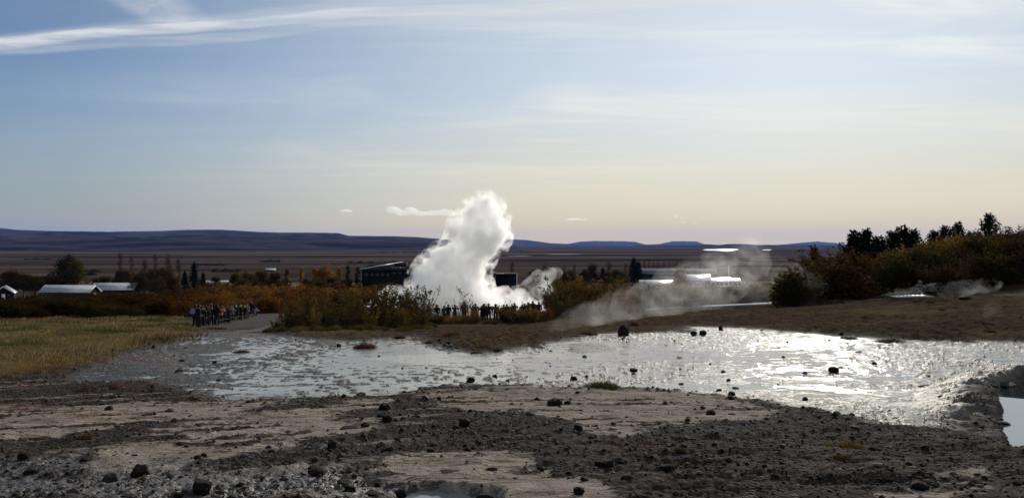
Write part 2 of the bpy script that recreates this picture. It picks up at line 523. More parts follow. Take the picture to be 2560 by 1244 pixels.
# ---------------------------------------------------------------- the land
def ground_material():
    m, T = new_mat('geothermal_ground')
    geo = T.n('ShaderNodeNewGeometry')
    P = geo.outputs['Position']
    A = T.attr('zone_a')
    B = T.attr('zone_b')
    Cc = T.attr('zone_c')
    sa = T.n('ShaderNodeSeparateColor', {0: A.outputs['Color']})
    sb = T.n('ShaderNodeSeparateColor', {0: B.outputs['Color']})
    sc = T.n('ShaderNodeSeparateColor', {0: Cc.outputs['Color']})
    pale, grass, heath, wet = sa.outputs[0], sa.outputs[1], sa.outputs[2], A.outputs['Alpha']
    far, mud, red, damp = sb.outputs[0], sb.outputs[1], sb.outputs[2], B.outputs['Alpha']
    lip, wild = sc.outputs[0], sc.outputs[1]
    n_brk = T.noise(T.mapping(P, rot=(0, 0, R(12)), scale=(0.8, 1.7, 1)), 5.0, 6.0, 0.7, 0.3)
    pale = T.ss(T.math('ADD', pale, T.math('MULTIPLY', T.math('SUBTRACT', n_brk, 0.5), 1.5)), 0.3, 0.75)
    n_big = T.noise(P, 0.5, 4.0)
    n_mid = T.noise(P, 3.0, 5.0, 0.6)
    n_fin = T.noise(P, 26.0, 4.0, 0.65)
    vor = T.n('ShaderNodeTexVoronoi', {'Vector': P, 'Scale': 22.0, 'Randomness': 1.0})
    chip = T.n('ShaderNodeSeparateColor', {0: vor.outputs['Color']}).outputs[0]
    vor2 = T.n('ShaderNodeTexVoronoi', {'Vector': P, 'Scale': 9.0, 'Randomness': 1.0})
    chip2 = T.n('ShaderNodeSeparateColor', {0: vor2.outputs['Color']}).outputs[1]
    # gravel: chips of dark rhyolite sinter, brown to grey
    g1 = T.mix(T.ss(n_big, 0.35, 0.65), G_GRAVEL_A, G_GRAVEL_B)
    g1 = T.mix(T.ss(chip, 0.55, 0.95, 0, 0.55), g1, (0.11, 0.094, 0.084))
    g1 = T.mix(T.ss(chip2, 0.6, 0.2, 0, 0.5), g1, (0.014, 0.012, 0.011))
    g1 = T.mix(T.ss(n_fin, 0.55, 0.75, 0, 0.5), g1, (0.075, 0.058, 0.048))
    # pale sinter crust: pinkish cream, stained
    p1 = T.mix(T.ss(n_mid, 0.3, 0.7), G_PALE_A, G_PALE_B)
    p1 = T.mix(T.ss(n_fin, 0.52, 0.72, 0, 0.5), p1, (0.11, 0.09, 0.075))
    p1 = T.mix(T.ss(T.noise(T.mapping(P, scale=(0.6, 2.2, 1)), 1.4, 5.0, 0.6), 0.55, 0.75, 0, 0.55), p1, (0.27, 0.24, 0.22))
    col = T.mix(pale, g1, p1)
    # dark cracks run across the crust
    cr = T.noise(T.mapping(P, rot=(0, 0, R(10)), scale=(0.7, 2.4, 1)), 2.2, 5.0, 0.6, 0.8)
    crack = T.ss(T.math('ABSOLUTE', T.math('SUBTRACT', cr, 0.5)), 0.030, 0.006)
    str_ = T.noise(T.mapping(P, rot=(0, 0, R(24)), scale=(0.5, 3.2, 1)), 3.2, 6.0, 0.68, 0.4)
    col = T.mix(T.math('MULTIPLY', T.ss(str_, 0.56, 0.68), 0.65), col, T.mix(n_fin, (0.035, 0.027, 0.023), (0.07, 0.055, 0.046)))
    col = T.mix(T.math('MULTIPLY', crack, T.math('MULTIPLY', T.ss(n_big, 0.4, 0.6), 0.8)), col, (0.03, 0.025, 0.022))
    col = T.mix(T.math('MULTIPLY', mud, T.ss(n_brk, 0.3, 0.55, 0.3, 0.9)), col, T.mix(n_mid, (0.035, 0.033, 0.031), (0.10, 0.094, 0.089)))
    wet_shade = T.mix(T.ss(n_mid, 0.35, 0.65), (0.018, 0.017, 0.017), (0.05, 0.046, 0.044))  # wet mud tone, lowered further to paint in the shade on its ridges
    col = T.mix(T.math('MULTIPLY', wet, 0.9), col, wet_shade)
    col = T.mix(T.math('MULTIPLY', damp, 0.6), col, (0.06, 0.058, 0.06))
    col = T.mix(T.math('MULTIPLY', red, T.ss(n_mid, 0.35, 0.6)), col, T.mix(n_fin, (0.06, 0.026, 0.022), (0.13, 0.06, 0.045)))
    lc = T.mix(T.ss(n_mid, 0.4, 0.65), (0.10, 0.095, 0.095), (0.19, 0.165, 0.145))
    col = T.mix(T.math('MULTIPLY', lip, 0.8), col, lc)
    # heath: brown earth, dead grass and moss
    h1 = T.mix(T.ss(n_mid, 0.35, 0.65), G_HEATH_A, G_HEATH_B)
    h1 = T.mix(T.ss(n_fin, 0.5, 0.7, 0, 0.6), h1, (0.016, 0.011, 0.008))
    h1 = T.mix(T.ss(T.noise(P, 0.21, 3.0), 0.52, 0.68, 0, 0.7), h1, (0.11, 0.09, 0.042))
    col = T.mix(heath, col, h1)
    # meadow: straw, olive and rust
    s1 = T.noise(T.mapping(P, scale=(1.0, 0.45, 1)), 0.38, 4.0, 0.55, 0.4)
    gr = T.n('ShaderNodeValToRGB', {0: s1})
    cr_ = gr.color_ramp
    cr_.elements[0].position, cr_.elements[0].color = 0.32, (0.085, 0.09, 0.022, 1)
    cr_.elements[1].position, cr_.elements[1].color = 0.70, (0.10, 0.052, 0.02, 1)
    e = cr_.elements.new(0.46)
    e.color = (0.20, 0.155, 0.06, 1)
    e = cr_.elements.new(0.58)
    e.color = (0.165, 0.12, 0.04, 1)
    g2 = T.mix(T.ss(n_fin, 0.4, 0.7, 0, 0.6), gr.outputs[0], (0.05, 0.038, 0.014))
    g2 = T.mix(T.math('MULTIPLY', T.attr('zone_c').outputs['Alpha'], 0.8), g2, T.mix(n_mid, (0.10, 0.045, 0.018), (0.06, 0.05, 0.018)))
    col = T.mix(grass, col, g2)
    # scrub floor under the thickets
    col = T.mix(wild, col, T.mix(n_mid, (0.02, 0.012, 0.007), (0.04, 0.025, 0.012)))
    # the plain: heath in long bands, pale hay fields, dark woods and wet ground
    pf = T.mapping(P, rot=(0, 0, R(4)), scale=(0.0011, 0.0042, 0))
    f1 = T.noise(pf, 1.0, 6.0, 0.6, 0.5)
    f2 = T.noise(T.mapping(P, loc=(5, 3, 0), rot=(0, 0, R(-3)), scale=(0.0007, 0.0048, 0)), 1.0, 4.0, 0.5, 0.3)
    f3 = T.noise(T.mapping(P, loc=(9, 1, 0), scale=(0.004, 0.02, 0)), 1.0, 4.0, 0.6)
    pl = T.mix(T.ss(f1, 0.35, 0.65), (0.026, 0.018, 0.015), (0.086, 0.063, 0.053))
    pl = T.mix(T.ss(f3, 0.48, 0.62, 0, 0.75), pl, (0.020, 0.015, 0.012))
    pl = T.mix(T.ss(T.math('ADD', f2, T.math('MULTIPLY', T.math('SUBTRACT', f3, 0.5), 0.25)), 0.56, 0.62, 0, 0.85), pl, (0.16, 0.125, 0.08))
    pl = T.mix(T.ss(f2, 0.40, 0.34, 0, 0.8), pl, (0.011, 0.009, 0.008))
    col = T.mix(far, col, pl)
    rough = T.math('MULTIPLY_ADD', wet, -0.25, G_ROUGH)
    rough = T.math('MULTIPLY_ADD', damp, -0.28, rough)
    rough = T.math('ADD', rough, T.math('MULTIPLY', T.math('MAXIMUM', grass, T.math('MAXIMUM', heath, T.math('MAXIMUM', far, wild))), 0.5))
    rough = T.math('ADD', rough, T.math('MULTIPLY', T.math('SUBTRACT', n_fin, 0.5), 0.3), clamp=True)
    # relief finer than the sheet itself
    bh = T.math('MULTIPLY', T.math('SUBTRACT', 1.0, vor.outputs['Distance']), T.math('MULTIPLY_ADD', pale, -0.8, 1.0))
    bh = T.math('ADD', T.math('MULTIPLY', bh, 0.022), T.math('ADD', T.math('MULTIPLY', n_fin, 0.03), T.math('MULTIPLY', n_mid, 0.03)))
    bh = T.math('SUBTRACT', bh, T.math('MULTIPLY', crack, 0.02))
    bump = T.n('ShaderNodeBump', {'Strength': T.math('MULTIPLY_ADD', far, -0.9, 1.0), 'Distance': 1.0, 'Height': bh})
    spec = T.math('MULTIPLY_ADD', T.math('MAXIMUM', T.math('MAXIMUM', grass, heath), T.math('MAXIMUM', far, wild)), -0.1, 0.12)
    spec = T.math('MULTIPLY_ADD', T.math('MAXIMUM', wet, T.math('MULTIPLY', damp, 1.6)), 0.16, spec)
    p = T.n('ShaderNodeBsdfPrincipled', {'Base Color': col, 'Roughness': rough, 'Normal': bump, 'Specular IOR Level': spec})
    df = T.n('ShaderNodeBsdfDiffuse', {'Color': col, 'Normal': bump})
    mattf = T.math('MAXIMUM', T.math('MAXIMUM', grass, heath), T.math('MAXIMUM', far, wild))
    shiny = T.math('MAXIMUM', T.math('MULTIPLY', wet, 0.8), T.math('MAXIMUM', damp, T.math('MULTIPLY', mud, 0.3)))
    mattf = T.math('MAXIMUM', mattf, T.math('SUBTRACT', 0.75, shiny))
    sh = T.n('ShaderNodeMixShader', {0: mattf, 1: p.outputs[0], 2: df.outputs[0]})
    T.n('ShaderNodeOutputMaterial', {'Surface': sh})
    return m


front_a = np.linspace(R(-45), R(45), 880)
back_a = np.linspace(R(45), R(315), 70)[1:-1]
ang = np.concatenate([front_a, back_a])
rad = [0.4, 1.0, 1.8, 2.6, 3.2]
while rad[-1] < 130:
    rad.append(rad[-1] + max(0.013, 0.0052 * rad[-1]))
while rad[-1] < 27500:
    rad.append(rad[-1] * 1.035)
rad = np.array(rad)
RR, AA = np.meshgrid(rad, ang, indexing='ij')
gx, gy = (RR * np.sin(AA)).ravel(), (RR * np.cos(AA)).ravel()
ZN = zones(gx, gy)
gz = base(gx, gy) + ZN['z']
rr = np.hypot(gx, gy)
farm = sstep(300, 560, gy) * 1.0
farm = np.where(gy < 0, sstep(300, 560, rr), farm)
farm = np.maximum(farm, sstep(500, 700, rr))
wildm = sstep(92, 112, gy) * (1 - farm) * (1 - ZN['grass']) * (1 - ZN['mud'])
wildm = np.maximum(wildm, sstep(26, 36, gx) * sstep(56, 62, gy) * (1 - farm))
ground = mesh_obj('ground', np.stack([gx, gy, gz], 1), grid_faces(len(rad), len(ang), True), ground_material(), smooth=True)
color_attr(ground.data, 'zone_a', np.stack([ZN['pale'], ZN['grass'], ZN['heath'], ZN['wet'] * (1 - ZN['grass']) * (1 - ZN['heath'])], 1))
color_attr(ground.data, 'zone_b', np.stack([farm, ZN['mud'], ZN['red'], np.maximum(ZN['damp'], ZN['pool'])], 1))
gedge = ZN['grass'] * sstep(8, 0, sd_poly(gx, gy, GRASS) + 2.5 * fbm(gx * 0.4, gy * 0.3, 3, 141))
color_attr(ground.data, 'zone_c', np.stack([ZN['lip'], wildm, wildm * 0, gedge * 0.8], 1))
tag(ground, kind='structure')


def gz_at(x, y):
    z = zones(np.array([float(x)]), np.array([float(y)]))
    return float(base(x, y)) + float(z['z'][0])


# ---- standing and flowing water
def water_material(name, rough, tint, ripple, scale, wind, rush=0.8):
    m, T = new_mat(name)
    P = T.n('ShaderNodeNewGeometry').outputs['Position']
    a = T.noise(T.mapping(P, rot=(0, 0, R(-12)), scale=(1.0, wind, 1)), scale, 4.0, 0.6, 0.4)
    b = T.noise(T.mapping(P, rot=(0, 0, R(8)), scale=(1.0, wind * 0.8, 1)), scale * 0.17, 4.0, 0.6, 0.6)
    c = T.noise(P, 0.35, 4.0, 0.55, 0.5)
    calm = T.ss(c, 0.42, 0.56)
    s = T.noise(P, scale * 4.5, 3.0, 0.6)
    h = T.math('ADD', T.math('MULTIPLY', T.math('MULTIPLY_ADD', s, 0.30, a), T.math('MULTIPLY_ADD', calm, 0.45, 0.55)), 0.0)
    px_ = T.n('ShaderNodeSeparateXYZ', {0: P}).outputs[0]
    h = T.math('MULTIPLY', h, T.math('MULTIPLY', ripple, 0.9))
    if rush > 1.0:
        b2 = T.noise(T.mapping(P, rot=(0, 0, R(8)), scale=(1.0, 0.8, 1)), 2.7, 3.0, 0.55, 0.5)
        h = T.math('ADD', h, T.math('MULTIPLY', b2, T.math('MULTIPLY', T.ss(px_, -2.0, 9.0, 0.10, 1.0), T.math('MULTIPLY_ADD', calm, 0.045, 0.02))))
    bump = T.n('ShaderNodeBump', {'Strength': 1.0, 'Distance': 1.0, 'Height': h})
    p = T.n('ShaderNodeBsdfPrincipled', {'Base Color': (*tint, 1), 'Roughness': rough, 'IOR': 1.5, 'Normal': bump, 'Specular IOR Level': 0.85})
    T.n('ShaderNodeOutputMaterial', {'Surface': p})
    return m


def water_sheet(name, mask_fn, level_fn, mat, rmin, rmax, a0, a1, na, kr):
    rs = [rmin]
    while rs[-1] < rmax:
        rs.append(rs[-1] * (1 + kr))
    rs = np.array(rs)
    aa = np.linspace(a0, a1, na)
    r_, a_ = np.meshgrid(rs, aa, indexing='ij')
    x, y = (r_ * np.sin(a_)).ravel(), (r_ * np.cos(a_)).ravel()
    keep = mask_fn(x, y)
    z = level_fn(x, y)
    f = grid_faces(len(rs), na)
    f = f[keep[f].all(1)]
    used, inv = np.unique(f, return_inverse=True)
    o = mesh_obj(name, np.stack([x, y, z], 1)[used], inv.reshape(f.shape), mat, smooth=True)
    return tag(o, kind='structure')


m_film = water_material('mud_film_water', W_ROUGH, (0.24, 0.24, 0.235), W_RIPPLE, 7.0, 2.0, 2.3)
m_pool = water_material('pool_water', 0.06, (0.16, 0.18, 0.19), 0.002, 5.0, 1.0)
film_level = lambda x, y: base(x, y) - 0.006 + 0.004 * fbm(x * 0.6, y * 0.4, 2, 201) + 0.003 * fbm(x * 2.2, y * 3.4, 2, 203)
water_sheet('water', lambda x, y: (sd_poly(x, y, WET) > -1.2) & (sd_poly(x, y, POOL) < -1.0), film_level, m_film, 7.0, 82.0, R(-36), R(42), 420, 0.0075)
pl_z = POOL_Z
water_sheet('pool_water', lambda x, y: sd_poly(x, y, POOL) > -0.5, lambda x, y: np.full(x.shape, pl_z), m_pool, 6.0, 16.0, R(26), R(48), 90, 0.01)
pd_z = gz_at(*at(1110, 1236)[:2]) + 0.028
water_sheet('puddle_water', lambda x, y: sd_poly(x, y, PUDDLE) > -0.4, lambda x, y: np.full(x.shape, pd_z), m_pool, 4.0, 7.0, R(-14), R(4), 90, 0.008)

# warm stream along the top of the brown bank
m_stream = water_material('stream_water', 0.12, (0.10, 0.10, 0.105), 0.02, 6.0, 1.0)
st = [at(a, b) for a, b in [(1520, 789), (1600, 783), (1660, 779), (1740, 775), (1820, 772), (1960, 766), (2100, 762), (2230, 758), (2330, 757)]]
st = [(x, y) for x, y, _ in st]
sx, sy = [], []
for i in range(len(st) - 1):
    for k in range(14):
        q = k / 14.0
        sx.append(st[i][0] * (1 - q) + st[i + 1][0] * q)
        sy.append(st[i][1] * (1 - q) + st[i + 1][1] * q)
sx, sy = np.array(sx), np.array(sy)
sy = sy + 0.2 * fbm(sx * 0.5, sy * 0, 3, 211)
vs, fs = [], []
for i in range(len(sx)):
    wv = 0.62 + 0.3 * float(fbm(sx[i] * 0.4, 3.3, 2, 215))
    for k in (-1, 0, 1):
        yy = sy[i] + k * wv
        vs.append((sx[i], yy, float(base(sx[i], sy[i])) + 0.41 + 0.02 * (k == 0) + 0.012 * float(perlin(sx[i] * 1.7, k * 2.0, 5))))
    if i:
        a = 3 * (i - 1)
        fs += [(a, a + 1, a + 4, a + 3), (a + 1, a + 2, a + 5, a + 4)]
tag(mesh_obj('stream_water', vs, fs, m_stream, smooth=True), kind='structure')

# far lake and ponds on the plain
m_lake = water_material('lake_water', 0.22, (0.05, 0.06, 0.07), 0.25, 0.05, 1.0)


def pond(name, px0, px1, py0, py1, lift=0.5):
    zl = -27.0
    d0, d1 = zl * F / (HY - py1), zl * F / (HY - py0)
    n = 28
    vs = []
    for k in range(n):
        th = 2 * math.pi * k / n
        c, s = math.cos(th), math.sin(th)
        f = 1 + 0.22 * math.sin(3 * th + px0) + 0.12 * math.sin(5 * th + 1)
        y = (d0 + d1) / 2 + s * f * (d1 - d0) / 2
        x = ((px0 + px1) / 2 - CX + c * (px1 - px0) / 2 * (1 + 0.06 * math.sin(4 * th))) / F * y
        vs.append((x, y, float(base(x, y)) + lift))
    vs.append((sum(a[0] for a in vs) / n, sum(a[1] for a in vs) / n, float(base(0, 3000)) + lift))
    o = mesh_obj(name, vs, [(k, (k + 1) % n, n) for k in range(n)], m_lake)
    return tag(o, kind='structure')


pond('lake_water', 1758, 1846, 621.5, 627)
for a in ((1206, 1222, 643.5, 646.5), (1366, 1452, 634.7, 635.4), (1268, 1330, 638.6, 639.3), (1905, 1930, 624.0, 624.3)):
    pond('pond_water', *a)


# ---- distant hills: every range rises from the plain in folds
def hill_material():
    m, T = new_mat('far_hillside')
    P = T.n('ShaderNodeNewGeometry').outputs['Position']
    a = T.noise(T.mapping(P, scale=(0.0016, 0.0016, 0.006)), 1.0, 6.0, 0.62, 0.6)
    b = T.noise(T.mapping(P, loc=(3, 9, 2), scale=(0.0006, 0.0012, 0.02)), 1.0, 5.0, 0.6, 0.4)
    col = T.mix(T.ss(a, 0.35, 0.65), HILL_A, HILL_B)
    col = T.mix(T.ss(b, 0.56, 0.7, 0, 0.5), col, (0.045, 0.038, 0.032))
    p = T.n('ShaderNodeBsdfDiffuse', {'Color': col})
    T.n('ShaderNodeOutputMaterial', {'Surface': p})
    return m


m_hill = hill_material()


def hill_range(prof, d_foot, d_ridge, seed, nc=200, nr=26, fold=0.2, shape=1.0, foot_z=-28.0):
    """ridge line given as (column, row) of the photograph at distance d_ridge"""
    P = np.array(prof, float)
    px = np.linspace(P[0, 0], P[-1, 0], nc)
    py = np.interp(px, P[:, 0], P[:, 1])
    py = py + 0.7 * fbm(px * 0.05, px * 0, 3, seed)
    u_ = (px - CX) / F
    v_ = (HY - py) / F
    rows = []
    for k in range(nr + 7):
        q = k / (nr - 1.0)
        d = d_foot + (d_ridge - d_foot) * q
        x = u_ * d
        y = np.full(nc, d)
        top = v_ * d_ridge
        if q <= 1.0:
            h = foot_z + (top - foot_z) * (q ** shape)
            n = fbm(x * 0.0011, y * 0.0009, 5, seed + 5, 0.55)
            h = h + (top - foot_z) * fold * n * math.sin(math.pi * q) * 2.2
            lim = v_ * d - 0.5 * 1.0 / F * d * (1 - q)
            h = np.where(q < 1, np.minimum(h, np.maximum(lim, foot_z)), h)
        else:
            h = top - (q - 1) * 900 * np.clip((top - foot_z) / 150.0, 0.2, 1)
        rows.append(np.stack([x, y, h], 1))
    v = np.concatenate(rows)
    tag(mesh_obj('hills', v, grid_faces(nr + 7, nc), m_hill, smooth=True), kind='structure')


hill_range([(-900, 556), (-500, 566), (0, 572.5), (120, 577), (270, 579), (400, 577), (470, 574), (560, 574), (640, 579), (700, 581), (760, 581), (845, 582), (852, 584), (872, 589),
            (980, 590), (1040, 592), (1100, 597), (1180, 604), (1260, 611), (1320, 617)], 3300, 12500, 11, 330, 44)
hill_range([(-600, 570), (0, 569.5), (26, 572), (60, 578), (200, 590)], 20000, 22000, 12, 60, 14)
hill_range([(900, 613), (1000, 607), (1120, 603), (1200, 599.5), (1260, 598), (1310, 599), (1345, 603), (1375, 607.5), (1440, 610), (1560, 612)], 14000, 19000, 13, 120, 18)
hill_range([(1405, 612), (1436, 606.5), (1450, 603.5), (1480, 602), (1560, 602.5), (1586, 604), (1600, 607.5), (1620, 611.5)], 20000, 23000, 14, 90, 14, 0.05)
hill_range([(1600, 612), (1650, 609.5), (1664, 606), (1682, 602.4), (1742, 603), (1750, 606), (1762, 610), (1790, 612)], 20500, 23500, 15, 90, 14, 0.05)
hill_range([(1560, 614), (1640, 612.5), (1720, 613), (1776, 610.5), (1800, 612), (1822, 609.2), (1862, 609.5), (1892, 612), (1930, 611.5), (1990, 613), (2300, 614)], 8000, 10500, 16, 120, 14, 0.05)
hill_range([(1925, 613), (1960, 610.5), (1990, 607.5), (2020, 605), (2042, 603.2), (2062, 605), (2085, 606.5), (2110, 610), (2160, 613)], 20000, 23000, 17, 90, 14, 0.06)
hill_range([(2380, 612), (2450, 600), (2500, 591), (2545, 585), (2640, 580), (2900, 578)], 15000, 19000, 18, 80, 14, 0.06)

# ---------------------------------------------------------------- steam
from mathutils import noise as mnoise


def steam_material(name, dens, nscale, lo, hi, aniso=0.35, col=(0.995, 0.995, 0.995), stretch=(1, 1, 1), detail=4.0, warp=0.6):
    m, T = new_mat(name)
    if lo is None:
        d = dens
    else:
        P = T.n('ShaderNodeTexCoord').outputs['Object']
        nz = T.noise(T.mapping(P, scale=stretch), nscale, detail, 0.58, warp)
        d = T.math('MULTIPLY', T.ss(nz, lo, hi), dens)
    v = T.n('ShaderNodeVolumePrincipled', {'Color': (*col, 1), 'Anisotropy': aniso})
    v.inputs['Density Attribute'].default_value = ''
    T.set(v.inputs['Density'], d)
    T.n('ShaderNodeOutputMaterial', {'Volume': v})
    m.cycles.volume_sampling = 'MULTIPLE_IMPORTANCE'
    m.cycles.homogeneous_volume = lo is None
    return m


def largest_skin(me):
    """keep only the biggest connected skin of a mesh"""
    bm = bmesh.new()
    bm.from_mesh(me)
    seen, best = set(), []
    for v in bm.verts:
        if v.index in seen:
            continue
        stack, comp = [v], []
        seen.add(v.index)
        while stack:
            a = stack.pop()
            comp.append(a)
            for e in a.link_edges:
                b = e.other_vert(a)
                if b.index not in seen:
                    seen.add(b.index)
                    stack.append(b)
        if len(comp) > len(best):
            best = comp
    keep = set(v.index for v in best)
    bmesh.ops.delete(bm, geom=[v for v in bm.verts if v.index not in keep], context='VERTS')
    bm.to_mesh(me)
    bm.free()
    return me


def blob_mesh(blobs, voxel, amp, seed, freq=1.0, amp2=0.0, bottom=True):
    """one closed billowing skin round overlapping balls (x, y, z, r)"""
    bm = bmesh.new()
    for (x, y, z, r) in blobs:
        bmesh.ops.create_icosphere(bm, subdivisions=3, radius=r, matrix=Matrix.Translation((x, y, z)))
    me = bpy.data.meshes.new('steam')
    bm.to_mesh(me)
    bm.free()
    o = bpy.data.objects.new('steam', me)
    COL.objects.link(o)
    md = o.modifiers.new('r', 'REMESH')
    md.mode = 'VOXEL'
    md.voxel_size = voxel
    dg = bpy.context.evaluated_depsgraph_get()
    ev = bpy.data.meshes.new_from_object(o.evaluated_get(dg))
    bpy.data.objects.remove(o)
    n = len(ev.vertices)
    co = np.empty(n * 3, np.float32)
    no = np.empty(n * 3, np.float32)
    ev.vertices.foreach_get('co', co)
    ev.vertices.foreach_get('normal', no)
    co, no = co.reshape(-1, 3), no.reshape(-1, 3)
    off = Vector((seed * 13.7, seed * 5.1, seed * 9.3))
    d = np.empty(n)
    for i in range(n):
        p = Vector(co[i]) * freq + off
        a = 1.0 - abs(mnoise.noise(p * 0.55)) * 2.2
        b = 1.0 - abs(mnoise.noise(p * 1.3)) * 2.2
        c = mnoise.noise(p * 3.1)
        e = mnoise.noise(p * 6.7)
        g = 1.0 - abs(mnoise.noise(p * 2.9)) * 2.2
        d[i] = amp * (0.50 * a + 0.42 * b + 0.24 * g + 0.16 * c + 0.12 * e) + amp2
    co = co + no * d[:, None].astype(np.float32)
    ev.vertices.foreach_set('co', co.ravel())
    ev.update()
    # folds of the billows are joined to one clean skin
    o = bpy.data.objects.new('steam', ev)
    COL.objects.link(o)
    md = o.modifiers.new('r', 'REMESH')
    md.mode = 'VOXEL'
    md.voxel_size = voxel * 0.9
    dg = bpy.context.evaluated_depsgraph_get()
    e2 = bpy.data.meshes.new_from_object(o.evaluated_get(dg))
    bpy.data.objects.remove(o)
    ev = largest_skin(e2)
    ev.polygons.foreach_set('use_smooth', np.ones(len(ev.polygons), bool))
    return ev


def px_blobs(lst, t, jit, seed, squash=1.0):
    rnd = random.Random(seed)
    out = []
    for (px, py, r) in lst:
        tt = t + rnd.uniform(-jit, jit)
        out.append(((px - CX) / F * tt, tt, (HY - py) / F * tt, r / F * tt))
    return out


def steam_obj(name, blobs, voxel, amp, seed, mat, freq=1.0, parent=None, shift=0.0):
    c = Vector((sum(b[0] for b in blobs) / len(blobs), sum(b[1] for b in blobs) / len(blobs), min(b[2] for b in blobs)))
    me = blob_mesh([(b[0] - c.x, b[1] - c.y, b[2] - c.z, b[3]) for b in blobs], voxel, amp, seed, freq, shift)
    me.name = name
    me.materials.clear()
    me.materials.append(mat)
    o = bpy.data.objects.new(name, me)
    COL.objects.link(o)
    o.location = c
    return o


PL = [(1214, 522, 32), (1192, 543, 36), (1226, 548, 36), (1238, 578, 32), (1200, 590, 48), (1232, 592, 32), (1250, 586, 20), (1160, 594, 34), (1150, 570, 24),
      (1182, 628, 46), (1140, 640, 38), (1202, 612, 40), (1118, 668, 54), (1168, 682, 46), (1184, 652, 34), (1092, 690, 50), (1062, 702, 32),
      (1150, 722, 60), (1100, 726, 62), (1070, 660, 16), (1066, 740, 44), (1130, 772, 60), (1192, 764, 52), (1060, 782, 40), (1190, 712, 30)]
m_core = steam_material('steam_dense', S_CORE, 1.25, 0.24, 0.52, 0.42, col=(0.998, 0.998, 0.996), detail=4.0)
m_veil = steam_material('steam_veil', S_VEIL, 0.85, 0.47, 0.66, 0.5, detail=6.0)
core = px_blobs(PL, 104.0, 1.2, 5)
plume = steam_obj('steam_plume', [(x, y, z, r * 0.92) for x, y, z, r in core], 0.16, 0.9, 1, m_core, shift=-0.40)
tag(plume, 'tall billowing column of white steam leaning over the crowd', 'steam plume')
vl = steam_obj('steam_fringe', [(x, y, z, r * 1.0 + 0.5) for x, y, z, r in core], 0.45, 0.9, 2, m_veil)
vl.parent = plume
vl.matrix_parent_inverse = Matrix.Translation(plume.location).inverted()

m_bank = steam_material('steam_bank_low', S_BANK, 0.6, 0.36, 0.62, 0.5)
BK = [(1238, 768, 42), (1276, 778, 36), (1312, 780, 34), (1350, 778, 26), (1230, 745, 26), (1262, 745, 22), (1300, 750, 22), (1205, 772, 36)]
BK2 = [(1024, 772, 40), (1005, 772, 40), (975, 776, 36), (940, 780, 26), (960, 752, 22), (1000, 745, 26), (978, 733, 15)]
o = steam_obj('steam_bank', px_blobs(BK2, 101.0, 1.5, 12), 0.3, 0.65, 13, m_bank)
tag(o, 'white steam curling behind the feathery birches of the shrub island', 'steam bank')
o = steam_obj('steam_bank', px_blobs(BK, 102.0, 1.5, 8), 0.3, 0.65, 3, m_bank)
tag(o, 'low white steam bank spreading behind the line of watching people', 'steam bank')
m_puff = steam_material('steam_puff_thin', S_PUFF, 0.55, 0.42, 0.66, 0.4)
PF = [(1310, 745, 26), (1330, 725, 28), (1352, 708, 28), (1376, 695, 20), (1388, 686, 13), (1345, 740, 26), (1372, 730, 20), (1296, 735, 16)]
o = steam_obj('steam_puff', px_blobs(PF, 106.0, 1.5, 9), 0.25, 0.6, 4, m_puff)
tag(o, 'ragged grey steam puff drifting off beside the orange birch thicket', 'steam puff')


def drift(name, path, mat, voxel, amp, seed, label, flat=0.7):
    """wind-blown steam creeping over the ground: (column, distance, height over ground, radius)"""
    rnd = random.Random(seed)
    bl = []
    for i in range(len(path) - 1):
        a, b = path[i], path[i + 1]
        n = 8
        for k in range(n):
            q = k / n
            px, t, h, r = [a[j] * (1 - q) + b[j] * q for j in range(4)]
            x, y, z = on(px, t)
            bl.append((x + rnd.uniform(-.2, .2) * r, y + rnd.uniform(-.3, .3) * r, z + h, r * rnd.uniform(.8, 1.15)))
    o = steam_obj(name, bl, voxel, amp, seed, mat)
    return tag(o, label, 'drifting steam')


m_dr = steam_material('steam_drift_thin', S_DRIFT * 1.5, 0.40, 0.47, 0.68, 0.45, stretch=(1, 1, 1.3), detail=5.0, warp=0.9)
drift('steam_drift', [(1380, 28.5, 0.12, 0.42), (1440, 33, 0.3, 0.62), (1510, 41, 0.5, 0.9), (1590, 51, 0.9, 1.3), (1680, 61, 1.6, 1.9), (1770, 68, 2.6, 2.3), (1840, 74, 3.6, 2.2), (1880, 78, 4.9, 1.7), (1868, 82, 6.2, 1.2)],
      m_dr, 0.2, 0.26, 6, 'thin grey steam blowing from the water edge across the brown bank')
m_dr2 = steam_material('steam_drift_haze', S_DRIFT * 1.5, 0.40, 0.46, 0.70, 0.45, stretch=(1, 1, 1.3), detail=5.0, warp=0.9)
drift('steam_drift', [(1640, 72, 1.4, 1.8), (1740, 76, 2.2, 2.4), (1840, 80, 3.0, 2.6), (1920, 76, 2.8, 2.2), (1985, 68, 2.0, 1.5), (2040, 60, 1.2, 0.9)],
      m_dr2, 0.3, 0.4, 7, 'faint steam veil hanging before the shrubs below the bright roofs')
m_st = steam_material('steam_stream', S_DRIFT * 3.6, 0.8, 0.42, 0.66, 0.45, stretch=(1, 1, 1.6), detail=5.0)
drift('steam_wisp', [(2200, 51.5, 0.35, 0.25), (2270, 51, 0.5, 0.36), (2340, 51, 0.6, 0.48), (2400, 51, 0.7, 0.5), (2460, 51.5, 0.75, 0.42), (2500, 52, 0.75, 0.25)],
      m_st, 0.12, 0.14, 8, 'low white steam wisp rising from the warm stream by the hooded person')
drift('steam_wisp', [(2490, 31, 0.25, 0.5), (2560, 31, 0.5, 0.8), (2680, 31, 0.8, 0.9)],
      m_dr2, 0.2, 0.2, 9, 'very faint steam over the brown bank at the end of the stream')

# small fair-weather clouds, far off beyond the plume
m_cloud = steam_material('cloud_vapour', 0.0055, 0.014, 0.36, 0.60, 0.3)


